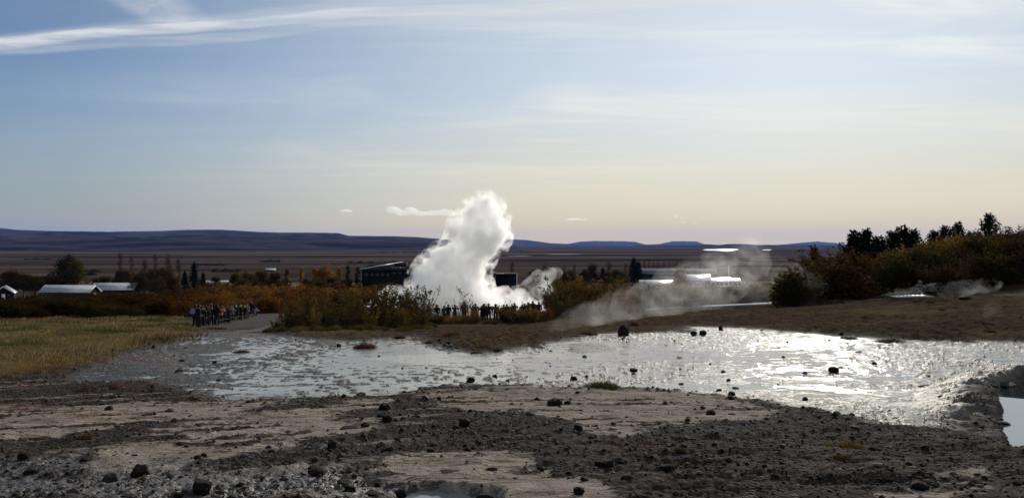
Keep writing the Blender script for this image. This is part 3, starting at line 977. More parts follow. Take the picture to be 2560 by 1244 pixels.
def cloud(lst, t, label, vox):
    lst = [tuple(a[i] * (1 - q / 4) + b[i] * q / 4 for i in range(3)) for a, b in zip(lst, lst[1:]) for q in range(4)] + [lst[-1]]
    o = steam_obj('cloud', px_blobs(lst, t, t * 0.004, 3), vox, 1.3 * vox, 3, m_cloud, freq=0.25 / vox)
    tag(o, label, 'cloud', None)


cloud([(974, 524, 8), (984, 524, 9), (993, 528, 8), (1003, 532, 6), (1013, 532, 6), (1022, 526, 8), (1032, 527, 8), (1042, 531, 6), (1052, 534, 5), (1062, 534, 4.5), (1072, 533, 4.5), (1082, 532, 5), (1092, 532, 5), (1102, 532, 5.5), (1112, 530, 7), (1122, 532, 7), (1132, 534, 6)], 33000.0,
      'small white puffy cloud strip beside the head of the steam column', 36.0)
cloud([(852, 528, 2.5), (862, 526, 3.5), (872, 527, 3), (880, 529, 2)], 33000.0, 'tiny pale cloud alone low over the long dark ridge', 18.0)
cloud([(1418, 549, 2), (1425, 548.2, 2.6), (1432, 547.5, 2.9), (1440, 547.8, 2.8), (1448, 548, 2.6), (1456, 548.6, 2.2), (1464, 549, 1.9), (1471, 549.4, 1.6)], 33000.0, 'thin flat cloud streak over the first table mountain', 14.0)
cloud([(1686, 541, 1.6), (1694, 540.3, 2), (1702, 540.6, 1.6)], 33000.0, 'topmost thin cloud fleck above the second table mountain', 12.0)
cloud([(1700, 544, 1.4), (1708, 544.6, 1.8), (1716, 545, 1.4)], 33000.0, 'short thin cloud fleck under the topmost one', 12.0)
cloud([(1704, 555, 1.6), (1712, 555.8, 2), (1721, 556.6, 1.6)], 33000.0, 'low thin cloud fleck above the second table mountain', 12.0)
cloud([(1732, 557, 1.4), (1740, 556.6, 1.8), (1749, 556, 1.4)], 33000.0, 'low thin cloud fleck at the end of the row above the lake', 12.0)

# ---- the air of the plain
m_haze, T = new_mat('haze_air')
hv = T.n('ShaderNodeVolumePrincipled', {'Color': (*HAZE_COL, 1), 'Density': HAZE_D, 'Anisotropy': 0.2})
hv.inputs['Density Attribute'].default_value = ''
T.n('ShaderNodeOutputMaterial', {'Volume': hv})
m_haze.cycles.homogeneous_volume = True
hx, hy0, hy1, hz0, hz1 = 26000, -25000, 29000, -60.0, 480.0
v = [(x, y, z) for x in (-hx, hx) for y in (hy0, hy1) for z in (hz0, hz1)]
hb = mesh_obj('haze', v, [(0, 1, 3, 2), (4, 6, 7, 5), (0, 4, 5, 1), (2, 3, 7, 6), (0, 2, 6, 4), (1, 5, 7, 3)], m_haze)
tag(hb, kind='stuff')

# ---------------------------------------------------------------- plants
RND = random.Random(11)
NPR = np.random.default_rng(7)


def foliage_material(name, trans=0.45):
    m, T = new_mat(name)
    oi = T.n('ShaderNodeObjectInfo')
    t = T.attr('tint').outputs['Fac']
    base_c = oi.outputs['Color']
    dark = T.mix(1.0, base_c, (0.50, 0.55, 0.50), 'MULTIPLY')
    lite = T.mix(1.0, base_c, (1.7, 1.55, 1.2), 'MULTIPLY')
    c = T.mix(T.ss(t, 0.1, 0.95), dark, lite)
    d = T.n('ShaderNodeBsdfDiffuse', {'Color': c})
    tr = T.n('ShaderNodeBsdfTranslucent', {'Color': c})
    mx = T.n('ShaderNodeMixShader', {0: trans, 1: d.outputs[0], 2: tr.outputs[0]})
    T.n('ShaderNodeOutputMaterial', {'Surface': mx})
    return m


M_LEAF = foliage_material('autumn_leaves', 0.42)
M_NEEDLE = foliage_material('needles', 0.15)
M_BLADE = foliage_material('grass_blades', 0.35)
M_BARK = simple_mat('grey_brown_bark', (0.045, 0.034, 0.027), 0.9, var=0.4, scale=6)


def leaf_arrays(pts, size, up=0.0, tint=None, aspect=1.6, clump_tint=None):
    n = len(pts)
    a = NPR.normal(size=(n, 3))
    a[:, 2] = a[:, 2] * (1 - up) + up * 1.5
    a /= np.linalg.norm(a, axis=1)[:, None] + 1e-9
    b = NPR.normal(size=(n, 3))
    b -= (b * a).sum(1)[:, None] * a
    b /= np.linalg.norm(b, axis=1)[:, None] + 1e-9
    s = size * NPR.uniform(0.6, 1.35, n)[:, None]
    v = np.stack([pts - a * s * aspect * 0.5, pts + b * s * 0.5, pts + a * s * aspect * 0.5, pts - b * s * 0.5], 1).reshape(-1, 3)
    f = np.arange(4 * n).reshape(-1, 4)
    t = NPR.uniform(0, 1, n)
    if clump_tint is not None:
        t = 0.45 * t + 0.55 * clump_tint
    return v, f, np.repeat(t, 4)


def tubes(paths, sides=4):
    vs, fs = [], []
    for pts, r0, r1 in paths:
        pts = np.asarray(pts, float)
        n = len(pts)
        o = len(vs)
        for i, p in enumerate(pts):
            d = pts[min(i + 1, n - 1)] - pts[max(i - 1, 0)]
            d = d / (np.linalg.norm(d) + 1e-9)
            a = np.cross(d, (0.31, 0.95, 0.1))
            a /= np.linalg.norm(a) + 1e-9
            b = np.cross(d, a)
            r = r0 + (r1 - r0) * i / max(1, n - 1)
            for k in range(sides):
                th = 2 * math.pi * k / sides
                vs.append(p + r * (a * math.cos(th) + b * math.sin(th)))
        for i in range(n - 1):
            for k in range(sides):
                k2 = (k + 1) % sides
                fs.append((o + i * sides + k, o + i * sides + k2, o + (i + 1) * sides + k2, o + (i + 1) * sides + k))
    return np.array(vs), np.array(fs)


def make_mesh(name, v, f, mats, tint=None, fmat=None):
    o = mesh_obj(name, v, f, mats)
    me = o.data
    if tint is not None:
        a = me.attributes.new('tint', 'FLOAT', 'POINT')
        a.data.foreach_set('value', np.asarray(tint, np.float32))
    if fmat is not None:
        me.polygons.foreach_set('material_index', np.asarray(fmat, np.int32))
    bpy.data.objects.remove(o)
    return me


def stem_path(x, y, lean, h, bend, n=6):
    out = []
    for i in range(n):
        q = i / (n - 1)
        out.append((x + lean[0] * q + bend[0] * q * q, y + lean[1] * q + bend[1] * q * q, h * q))
    return out


def proto_dense(seed, n_clump=115, per=34, leaf=0.085):
    """rounded thicket shrub, unit height 1 metre times scale 2.5"""
    r = np.random.default_rng(seed)
    cs, cr, ct = [], [], []
    lob = [(r.uniform(-.75, .75), r.uniform(-.5, .5), r.uniform(.5, 1.0)) for _ in range(6)]
    for _ in range(n_clump):
        lx, ly, lh = lob[r.integers(len(lob))]
        th = r.uniform(0, 2 * math.pi)
        ph = math.acos(r.uniform(-0.2, 1.0))
        rad = r.uniform(0.75, 1.0)
        x = lx + 0.62 * math.sin(ph) * math.cos(th) * rad
        y = ly + 0.62 * math.sin(ph) * math.sin(th) * rad
        z = 0.55 + (lh * 1.75) * max(0.0, math.cos(ph)) * rad + r.uniform(-0.4, 0.15)
        cs.append((x, y, max(0.12, z)))
        cr.append(r.uniform(0.14, 0.30))
        ct.append(r.uniform(0, 1))
    cs = np.array(cs)
    pts = np.repeat(cs, per, 0) + r.normal(size=(n_clump * per, 3)) * np.repeat(cr, per)[:, None] * np.array([0.75, 0.75, 0.9])
    pts[:, 2] = np.abs(pts[:, 2])
    # upright twig ends break the outline
    tw = r.uniform(-1.1, 1.1, (60, 3))
    tips = []
    for k in range(60):
        b = cs[r.integers(len(cs))]
        for j in range(7):
            tips.append(b + np.array([0.02 * j * tw[k, 0], 0.02 * j * tw[k, 1], 0.075 * j]))
    tips = np.array(tips)
    v, f, t = leaf_arrays(np.concatenate([pts, tips]), leaf, 0.3, clump_tint=np.concatenate([np.repeat(ct, per), r.uniform(0, 1, len(tips))]))
    sv, sf = tubes([(stem_path(r.uniform(-.3, .3), r.uniform(-.3, .3), r.uniform(-.6, .6, 2), r.uniform(1.0, 2.0), r.uniform(-.4, .4, 2), 5), 0.03, 0.008) for _ in range(12)])
    V = np.concatenate([v, sv])
    Fc = np.concatenate([f, sf + len(v)])
    return make_mesh('shrub', V, Fc, [M_LEAF, M_BARK], np.concatenate([t, np.zeros(len(sv))]), np.concatenate([np.zeros(len(f)), np.ones(len(sf))]))


def proto_shoots(seed, n_stem=18, h=3.0, spread=1.3, leaf=0.075, dens=1.0):
    """feathery young birch: many upright shoots, leaves along them and on side twigs"""
    r = np.random.default_rng(seed)
    paths, pts, ct = [], [], []
    for _ in range(n_stem):
        hh = h * r.uniform(0.5, 1.0)
        a = r.uniform(0, 2 * math.pi)
        sp = spread * r.uniform(0.1, 1.0)
        p = np.array(stem_path(0.25 * math.cos(a), 0.25 * math.sin(a), (sp * math.cos(a), sp * math.sin(a)), hh, (0.25 + r.uniform(-.3, .3), r.uniform(-.3, .3)), 9))
        p += r.normal(size=p.shape) * 0.02
        paths.append((p, 0.022, 0.004))
        tt = r.uniform(0, 1)
        for k in range(int(11 * dens)):
            q = r.uniform(0.18, 0.97)
            i = min(int(q * 8), 7)
            b = p[i] + (p[i + 1] - p[i]) * (q * 8 - i)
            L = 0.62 * (1.05 - q) * r.uniform(0.5, 1.2) + 0.1
            a2 = r.uniform(0, 2 * math.pi)
            d = np.array([math.cos(a2) * 0.62, math.sin(a2) * 0.62, 0.78])
            tw = [b, b + d * L * 0.5, b + d * L + np.array([0.03, 0, 0.03])]
            paths.append((tw, 0.007, 0.002))
            nl = int(r.integers(5, 11))
            for _ in range(nl):
                pts.append(b + d * L * r.uniform(0.15, 1.05) + r.normal(size=3) * 0.055)
                ct.append(tt)
    # undergrowth skirt
    for _ in range(int(260 * dens)):
        a = r.uniform(0, 2 * math.pi)
        q = spread * math.sqrt(r.uniform(0, 1)) * 0.95
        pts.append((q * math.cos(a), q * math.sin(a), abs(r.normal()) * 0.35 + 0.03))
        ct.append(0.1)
    v, f, t = leaf_arrays(np.array(pts), leaf, 0.2, clump_tint=np.array(ct))
    crown = make_mesh('crown', v, f, [M_LEAF], t)
    sv, sf = tubes(paths, 3)
    return crown, make_mesh('trunk', sv, sf, [M_BARK])


def proto_conifer(seed, h=8.0, w=1.6, levels=20, pine=False):
    r = np.random.default_rng(seed)
    pts, paths, ct = [], [((stem_path(0, 0, (0, 0), h, r.uniform(-.15, .15, 2), 6)), 0.03 * h * 0.45, 0.02)], []
    for k in range(levels):
        q = (k + 0.5) / levels
        z = h * (0.10 + 0.88 * q)
        if pine:
            L = w * (0.55 + 0.65 * math.sin(math.pi * (0.25 + 0.7 * q))) * (1.06 - q) ** 0.45
        else:
            L = w * (1.05 - q) ** 0.85
        nb = 7 if pine else 8
        for j in range(nb):
            a = 2 * math.pi * (j + r.uniform(0, 0.8)) / nb + k
            l = L * r.uniform(0.55, 1.12)
            rise = (0.45 if pine else -0.18) + 0.35 * q
            e = np.array([math.cos(a) * l, math.sin(a) * l, rise * l + (0.25 if pine else 0.0) * r.uniform(0, 1)])
            b = np.array([0, 0, z])
            paths.append(([b, b + e * 0.5, b + e], 0.02, 0.005))
            m = int(10 + 16 * l / w)
            s = r.uniform(0.15, 1.05, m)
            p = b + e * s[:, None] + r.normal(size=(m, 3)) * 0.07 * w * np.array([1, 1, 0.7])
            pts.append(p)
            ct.append(np.full(m, r.uniform(0, 1)))
            if pine:
                m = 9
                p = b + e + np.stack([r.normal(size=m) * 0.07, r.normal(size=m) * 0.07, r.uniform(0, 0.42, m)], 1) * w
                pts.append(p)
                ct.append(np.full(m, r.uniform(0, 1)))
    tip = np.stack([r.normal(size=30) * 0.03 * w, r.normal(size=30) * 0.03 * w, h * r.uniform(0.9, 1.05, 30)], 1)
    pts.append(tip)
    ct.append(np.full(30, 0.4))
    v, f, t = leaf_arrays(np.concatenate(pts), 0.115 * w, 0.25, clump_tint=np.concatenate(ct), aspect=2.0)
    sv, sf = tubes(paths, 4)
    return make_mesh('crown', v, f, [M_NEEDLE], t), make_mesh('trunk', sv, sf, [M_BARK])


def proto_tree(seed, h=7.0, w=2.0, narrow=0.5, leaves=4200, leaf=0.18, bare=False):
    """deciduous tree: limbs climb from the trunk, leaf clumps (or only twigs) at their ends"""
    r = np.random.default_rng(seed)
    trunk = np.array(stem_path(0, 0, (0, 0), h * 0.95, r.uniform(-.25, .25, 2), 8))
    paths = [(trunk, 0.022 * h, 0.012)]
    ends = []
    nb = 34 if bare else 26
    for k in range(nb):
        q = r.uniform(0.16, 0.95)
        i = min(int(q * 7), 6)
        b = trunk[i] + (trunk[i + 1] - trunk[i]) * (q * 7 - i)
        a = r.uniform(0, 2 * math.pi)
        L = w * (1.08 - q) ** 0.6 * r.uniform(0.6, 1.1)
        up = r.uniform(0.6, 1.3) * (1.6 if narrow < 0.4 else 1.0)
        d = np.array([math.cos(a), math.sin(a), up]) * L
        mid = b + d * 0.5 + np.array([0, 0, -0.06 * L])
        e = b + d
        paths.append(([b, mid, e], 0.007 * h, 0.006))
        ends.append((e, L))
        for _ in range(6 if bare else 2):
            s = r.uniform(0.35, 1.0)
            bb = b + d * s
            a2 = r.uniform(0, 2 * math.pi)
            dd = np.array([math.cos(a2) * 0.4, math.sin(a2) * 0.4, 0.9]) * L * r.uniform(0.25, 0.5)
            paths.append(([bb, bb + dd * 0.55, bb + dd], 0.0035 * h, 0.004))
            ends.append((bb + dd, L * 0.6))
    pts, ct = [], []
    n = leaves // len(ends)
    for e, L in ends:
        m = max(1, int(n * r.uniform(0.5, 1.5)))
        pts.append(e + r.normal(size=(m, 3)) * 0.21 * w * np.array([0.8, 0.8, 1.1]))
        ct.append(np.full(m, r.uniform(0, 1)))
    v, f, t = leaf_arrays(np.concatenate(pts), leaf, 0.1, clump_tint=np.concatenate(ct))
    sv, sf = tubes(paths, 4)
    return make_mesh('crown', v, f, [M_LEAF], t), make_mesh('trunk', sv, sf, [M_BARK])


DENSE = [proto_dense(100 + k) for k in range(6)]
DENSE_H = 2.45
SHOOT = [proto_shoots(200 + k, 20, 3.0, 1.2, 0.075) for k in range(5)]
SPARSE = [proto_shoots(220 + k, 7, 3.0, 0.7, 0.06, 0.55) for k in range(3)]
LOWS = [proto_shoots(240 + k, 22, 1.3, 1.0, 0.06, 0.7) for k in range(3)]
SPRUCE = [proto_conifer(300 + k, 8.0, 1.5, 20) for k in range(2)]
PINE = [proto_conifer(320 + k, 6.0, 1.9, 11, True) for k in range(3)]
BROAD = [proto_tree(340 + k, 7.0, 2.0) for k in range(3)]
NARROW = [proto_tree(360 + k, 9.0, 0.9, 0.3, 3000, 0.16) for k in range(2)]
BARE = [proto_tree(380 + k, 12.0, 1.5, 0.3, 2000, 0.11, True) for k in range(3)]
FAM = {'dense': (DENSE, DENSE_H), 'shoot': (SHOOT, 3.0), 'sparse': (SPARSE, 3.0), 'low': (LOWS, 1.3), 'spruce': (SPRUCE, 8.2), 'pine': (PINE, 6.2), 'broad': (BROAD, 7.6), 'narrow': (NARROW, 9.6), 'bare': (BARE, 13.0)}

RUST, ORANGE, OLIVE, YELLOW, GREEN, DARKC, BROWN, GOLD = ((0.086, 0.038, 0.013), (0.15, 0.068, 0.016), (0.058, 0.047, 0.014), (0.26, 0.155, 0.022),
                                                         (0.034, 0.029, 0.011), (0.008, 0.011, 0.006), (0.048, 0.027, 0.013), (0.125, 0.075, 0.016))


def jit(c, a=0.22):
    k = 1 + RND.uniform(-a, a)
    return tuple(max(0.0, v * k * (1 + RND.uniform(-a * 0.35, a * 0.35))) for v in c)


def plant(fam, x, y, h, color, name, label, cat, group=None, wide=1.0, sink=0.06):
    protos, ph = FAM[fam]
    me = protos[RND.randrange(len(protos))]
    z = gz_fast(x, y) - sink
    s = h / ph
    rot = RND.uniform(0, 6.28)
    c = (*color, 1.0)
    if isinstance(me, tuple):
        root = bpy.data.objects.new(name, None)
        COL.objects.link(root)
        root.empty_display_size = 0.2
        for nm, mm in (('crown', me[0]), ('trunk', me[1])):
            ch = bpy.data.objects.new(nm, mm)
            COL.objects.link(ch)
            ch.parent = root
            ch.color = c
    else:
        root = bpy.data.objects.new(name, me)
        COL.objects.link(root)
        root.color = c
    root.location = (x, y, z)
    root.rotation_euler = (0, 0, rot)
    root.scale = (s * wide, s * wide, s)
    return tag(root, label, cat, group)


def gz_fast(x, y):
    r = math.hypot(x, y)
    if r > 140:
        return float(base(x, y))
    return gz_at(x, y)


def top_h(x, y, py):
    """height a plant on the ground at (x, y) needs to reach photograph row py"""
    return (HY - py) / F * y - float(base(x, y))


def pp(fam, px, t, top, color, name, label, cat, group=None, wide=1.0):
    x = (px - CX) / F * t
    return plant(fam, x, t, max(0.3, top_h(x, t, top)), color, name, label, cat, group, wide)


# --- birch island between the wet flat and the crowd: each bush by column, distance and top row
isl = [(690, 57.5, 800, OLIVE), (715, 60, 778, GOLD), (738, 58, 765, OLIVE), (762, 61, 752, GOLD), (785, 59, 746, OLIVE), (800, 64, 738, GOLD), (822, 60, 735, GREEN), (846, 62, 733, OLIVE),
       (868, 58, 742, GREEN), (890, 61, 727, OLIVE), (914, 59, 738, GREEN), (938, 62, 718, OLIVE), (958, 60, 736, GREEN), (978, 63, 730, OLIVE), (1000, 61, 728, GREEN), (1022, 62, 722, OLIVE),
       (1040, 64, 738, GREEN), (745, 54, 792, BROWN), (790, 54, 785, GOLD), (835, 54, 782, OLIVE), (880, 54.5, 778, BROWN), (925, 55, 776, GOLD), (970, 56, 774, OLIVE), (1012, 57, 775, GOLD), (1048, 59, 778, OLIVE)]
names_isl = ['low pale twiggy birch bush at the wet tip of the shrub island', 'golden birch bush behind the tip of the shrub island', 'olive birch bush near the trail end of the island',
             'golden birch bush by the person half hidden in shrubs', 'olive birch bush below the yellow birch row', 'golden birch bush rising behind the olive island bushes', 'dark brown birch bush in the island below the yellow trees',
             'olive birch bush in the island under the dark hall', 'low brown green birch bush in front of the dark hall', 'tall olive birch bush before the end of the dark hall', 'brown birch bush at the edge of the low steam',
             'tall feathery olive birch against the low white steam', 'shorter brown birch below the low white steam', 'olive birch with ragged top before the low steam', 'brown birch between two feathery birches before the plume',
             'tall feathery olive birch before the foot of the plume', 'brown birch at the crowd end of the shrub island', 'low brown bush along the island shore near its tip', 'low golden bush along the island shore',
             'low olive bush on the island shore below the dark brown birch', 'low brown bush on the shore before the middle of the island', 'low golden bush on the shore beneath the feathery birch', 'low olive bush on the shore beneath ragged birches',
             'low golden bush on the shore beneath the plume foot', 'low olive bush at the crowd end of the island shore']
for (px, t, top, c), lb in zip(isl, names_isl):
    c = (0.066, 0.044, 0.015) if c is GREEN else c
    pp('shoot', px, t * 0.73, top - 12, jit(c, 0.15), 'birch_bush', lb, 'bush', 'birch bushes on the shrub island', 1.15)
for px, t, top, lb in ((1140, 79, 722, 'thin bare young birch among the people before the plume'), (1178, 80, 716, 'leaning thin birch behind the people with raised arms'), (1066, 72, 716, 'slender birch whip beside the crouching person in white'),
                       (1096, 78, 752, 'short thin birch whip between two dark standing people'), (1268, 79, 748, 'thin twigs above the orange bush by the tripod'), (1300, 80, 752, 'thin birch twigs among heads beyond the orange bush')):
    pp('sparse', px, t, top, jit(OLIVE, 0.15), 'young_birch', lb, 'young tree', 'thin young birches among the watching people')
# low scrub hiding feet of the crowd
for k in range(26):
    px = 1058 + k * 12.6 + RND.uniform(-5, 5)
    gap = 1205 < px < 1245
    t = RND.uniform(70, 77)
    top = RND.uniform(783, 793) if not gap else 799
    if px > 1250:
        top = RND.uniform(764, 780)
    pp('low', px, t, top, jit(RND.choice([ORANGE, RUST, GOLD, BROWN, OLIVE]), 0.2), 'low_shrub', 'knee high autumn shrub along the feet of the people before the plume' if px < 1250 else 'waist high orange shrub before the heads beyond the tripod',
       'bush', 'low shrubs before the line of people', 1.3)
for px, t, top, c, lb in ((1184, 74, 770, ORANGE, 'round orange brown bush hiding the person with raised arms'), (1262, 76, 762, ORANGE, 'orange bush close beside the person with the tripod')):
    pp('shoot', px, t, top, jit(c, 0.1), 'birch_bush', lb, 'bush', None, 1.1)
# orange birch thicket right of the crowd
LB_OR = ['tallest', 'dense', 'pointed', 'ragged', 'broad', 'rounded', 'leaning', 'slim', 'bushy', 'low', 'spreading', 'thick']
tp = [(1362, 752), (1380, 715), (1395, 692), (1430, 684), (1470, 690), (1510, 692), (1560, 690), (1600, 690), (1620, 705), (1650, 720)]
k = 0
for row, (t0, t1, dtop, n) in enumerate(((92, 98, 0, 10), (84, 90, 16, 11), (77, 82, 44, 12))):
    for j in range(n):
        px = 1366 + (1625 - 1366) * (j + 0.5) / n + RND.uniform(-7, 7)
        t = RND.uniform(t0, t1)
        top = np.interp(px, [a for a, _ in tp], [b for _, b in tp]) + dtop + RND.uniform(-4, 10)
        pos = ['at the back of', 'in the middle of', 'along the front of'][row]
        sec = 'by the crowd' if px < 1440 else ('below the parked cars' if px < 1530 else 'by the drifting steam')
        c = RND.choice([ORANGE, GOLD, OLIVE, ORANGE, RUST] if row else [OLIVE, GOLD, OLIVE, ORANGE])
        pp('shoot', px, t, top, jit(c, 0.18), 'birch_bush', '%s birch bush %s the orange thicket %s' % ({ORANGE: 'orange', GOLD: 'golden', OLIVE: 'olive', RUST: 'rust red'}[c], pos, sec), 'bush', 'birches of the orange thicket', 1.25)
# lone birch in front of bright roofs, and the tiny one on the meadow
pp('broad', 1700, 120, 672, jit(ORANGE, .1), 'birch_tree', 'orange brown birch standing before the bright metal roof', 'tree')
x, y, z = at(165, 848)
pp('sparse', 165, y, 797, (0.11, 0.105, 0.03), 'willow_bush', 'small green willow alone on the straw coloured meadow', 'bush', None, 2.2)
pp('sparse', 182, y + 0.6, 803, (0.10, 0.10, 0.03), 'willow_bush', 'shoot of green willow close behind the lone meadow willow', 'bush', None, 1.7)


def thicket(n, px0, px1, t0, t1, hmin, hmax, cols, name, labels, cat, group, fam='dense', wide=1.1, top_line=None):
    for k in range(n):
        px = px0 + (px1 - px0) * ((k + RND.random()) / n)
        t = math.sqrt(RND.uniform(t0 * t0, t1 * t1))
        x = (px - CX) / F * t
        if px > 1900:                                   # keep clear of the stream bed
            t = max(t, float(np.interp(x, STREAM[:, 0], STREAM[:, 1])) + 4.0)
            x = (px - CX) / F * t
        h = RND.uniform(hmin, hmax)
        if top_line is not None:
            mx = top_h(x, t, np.interp(px, *top_line))
            h = max(0.6, min(h, mx))
        i, c = RND.choice(list(enumerate(cols)))
        lb = labels(px, t, c) if callable(labels) else labels
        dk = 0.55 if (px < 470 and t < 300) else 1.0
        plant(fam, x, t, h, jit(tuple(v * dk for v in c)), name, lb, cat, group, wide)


CN = {RUST: 'rust red', ORANGE: 'orange', OLIVE: 'olive', YELLOW: 'yellow', GREEN: 'dark green', DARKC: 'black green', BROWN: 'dark brown', GOLD: 'golden'}


def where_left(px, t):
    sec = ('under the gabled cabin' if px < 90 else 'below the long bright roof' if px < 250 else 'below the shorter bright roof' if px < 340 else 'behind the walking pair' if px < 450
           else 'behind the roped crowd' if px < 640 else 'behind the strollers on the trail' if px < 760 else 'under the dark hall')
    row = 'edging the meadow' if t < 125 else 'in the thicket' if t < 170 else 'far back in the thicket'
    return row + ' ' + sec


lab_l = lambda px, t, c: '%s shrub %s' % (CN[c], where_left(px, t))
TL = ([0, 60, 110, 250, 330, 400, 480, 560, 640, 700, 760, 900, 1050], [742, 742, 729, 729, 725, 712, 706, 704, 706, 708, 704, 702, 706])
G_L = 'autumn shrubs of the thicket behind the meadow'
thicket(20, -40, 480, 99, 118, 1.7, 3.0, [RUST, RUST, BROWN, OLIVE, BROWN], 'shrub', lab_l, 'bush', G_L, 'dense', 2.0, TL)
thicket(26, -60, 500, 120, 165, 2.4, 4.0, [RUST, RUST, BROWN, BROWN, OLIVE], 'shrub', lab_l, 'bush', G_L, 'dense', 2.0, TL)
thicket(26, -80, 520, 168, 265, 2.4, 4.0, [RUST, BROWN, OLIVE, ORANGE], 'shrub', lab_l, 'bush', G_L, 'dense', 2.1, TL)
thicket(18, 480, 780, 122, 150, 2.0, 3.6, [RUST, ORANGE, RUST, ORANGE], 'shrub', lab_l, 'bush', G_L, 'dense', 1.9, TL)
thicket(28, 480, 1060, 150, 200, 3.2, 5.2, [RUST, ORANGE, RUST, BROWN], 'shrub', lab_l, 'bush', G_L, 'dense', 2.0, TL)
thicket(30, 470, 1060, 200, 245, 3.8, 6.2, [RUST, ORANGE, OLIVE, RUST], 'shrub', lab_l, 'bush', G_L, 'dense', 2.1, TL)
TC = ([1180, 1300, 1400, 1560, 1760, 1980], [690, 692, 694, 700, 708, 700])
lab_c = lambda px, t, c: '%s shrub %s' % (CN[c], 'beyond the plume below the flat canopy' if px < 1420 else 'behind the orange thicket' if px < 1640 else 'in the steam below the bright roofs')
G_C = 'shrubs on the slope beyond the steam'
thicket(20, 1200, 1440, 140, 240, 3.0, 5.4, [RUST, RUST, BROWN, ORANGE], 'shrub', lab_c, 'bush', G_C, 'dense', 1.7, TC)
thicket(16, 1600, 1990, 98, 150, 2.4, 4.2, [OLIVE, BROWN, GOLD, GREEN], 'shrub', lab_c, 'bush', G_C, 'dense', 1.6, TC)
thicket(12, 1620, 2000, 84, 96, 1.6, 3.0, [OLIVE, BROWN, GOLD, GREEN], 'shrub', lab_c, 'bush', G_C, 'dense', 1.5, TC)
# --- wooded bank on the right
TR = ([1930, 1970, 2000, 2050, 2100, 2150, 2210, 2260, 2320, 2400, 2460, 2520, 2560, 2700], [708, 684, 664, 648, 618, 622, 624, 612, 604, 584, 576, 588, 566, 560])


def where_r(px):
    return ('beside the drifting steam' if px < 2060 else 'below the trio of dark pines' if px < 2200 else 'above the person in the dark coat' if px < 2280 else
            'behind the hooded person' if px < 2360 else 'above the black boulder' if px < 2470 else 'at the end of the wooded bank')


lab_r = lambda lvl: (lambda px, t, c: '%s bush %s %s' % (CN[c], lvl, where_r(px)))
G_R = 'bushes of the wooded bank beyond the stream'
for k in range(36):
    px = 1945 + k * 19 + RND.uniform(-8, 8)
    row = float(np.interp(px, *TR)) + RND.uniform(-7, 4)
    best = min(np.arange(72, 124, 2.0), key=lambda t: abs(top_h((px - CX) / F * t, t, row) - 3.4))
    c = RND.choice([OLIVE, GOLD, BROWN, OLIVE, BROWN]) if px > 2090 else RND.choice([GOLD, OLIVE, GOLD, BROWN])
    pp('dense', px, float(best), row, jit(c), 'shrub', lab_r('on the crest')(px, best, c), 'bush', G_R, 1.4)
thicket(34, 1960, 2720, 68, 92, 2.2, 4.0, [OLIVE, BROWN, GREEN, BROWN, BROWN], 'shrub', lab_r('half way up'), 'bush', G_R, 'dense', 1.5, TR)
thicket(24, 1985, 2720, 61, 69, 2.0, 3.4, [GREEN, BROWN, BROWN, GREEN], 'shrub', lab_r('low on the slope'), 'bush', G_R, 'dense', 1.5, TR)
thicket(12, 2080, 2400, 58.5, 60.5, 0.8, 1.5, [ORANGE, RUST, GOLD], 'shrub', lab_r('at the foot of the slope'), 'bush', G_R, 'low', 1.3, None)
thicket(12, 1985, 2150, 66, 78, 2.8, 4.4, [OLIVE, BROWN, GOLD, BROWN], 'shrub', lab_r('in the first clump'), 'bush', G_R, 'dense', 1.7, TR)
PN = [(2037, 100, 613, 'spruce', 'single dark spruce spike at the steam end of the wooded bank'), (2135, 104, 589, 'pine', 'dark pine, first of the trio on the crest'), (2166, 104, 584, 'pine', 'dark pine in the middle of the trio on the crest'),
      (2196, 105, 600, 'pine', 'smallest dark pine of the trio on the crest'), (2232, 104, 586, 'pine', 'dark pine on the edge of the broad crest clump'), (2258, 104, 573, 'pine', 'broad dark pine topping the crest above the walkers'),
      (2284, 105, 581, 'pine', 'dark pine leaning from the broad crest clump'), (2334, 102, 582, 'pine', 'low dark pine before the gap in the crest'), (2362, 101, 570, 'pine', 'dark pine beside the gap in the crest'),
      (2394, 100, 562, 'pine', 'dark pine with twin tops below the tall pointed pine'), (2472, 94, 541, 'pine', 'tall pointed dark pine rising highest above the bank')]
for px, t, top, fam, lb in PN:
    o = pp(fam, px, t, top, jit(DARKC, .1), 'pine_tree' if fam == 'pine' else 'spruce_tree', lb, 'tree', 'dark conifers on the crest of the wooded bank', 1.0 if fam == 'pine' else 1.25)
for px, t, top, lb in ((2540, 74, 556, 'thin bare shoots standing clear of the crest at the frame edge'), (2556, 72, 546, 'taller bare shoots at the very end of the crest'), (2508, 80, 562, 'small twiggy shrub in the dip beside the tall pine')):
    pp('sparse', px, t, top, jit(OLIVE, .1), 'willow_bush', lb, 'bush', None, 1.4)

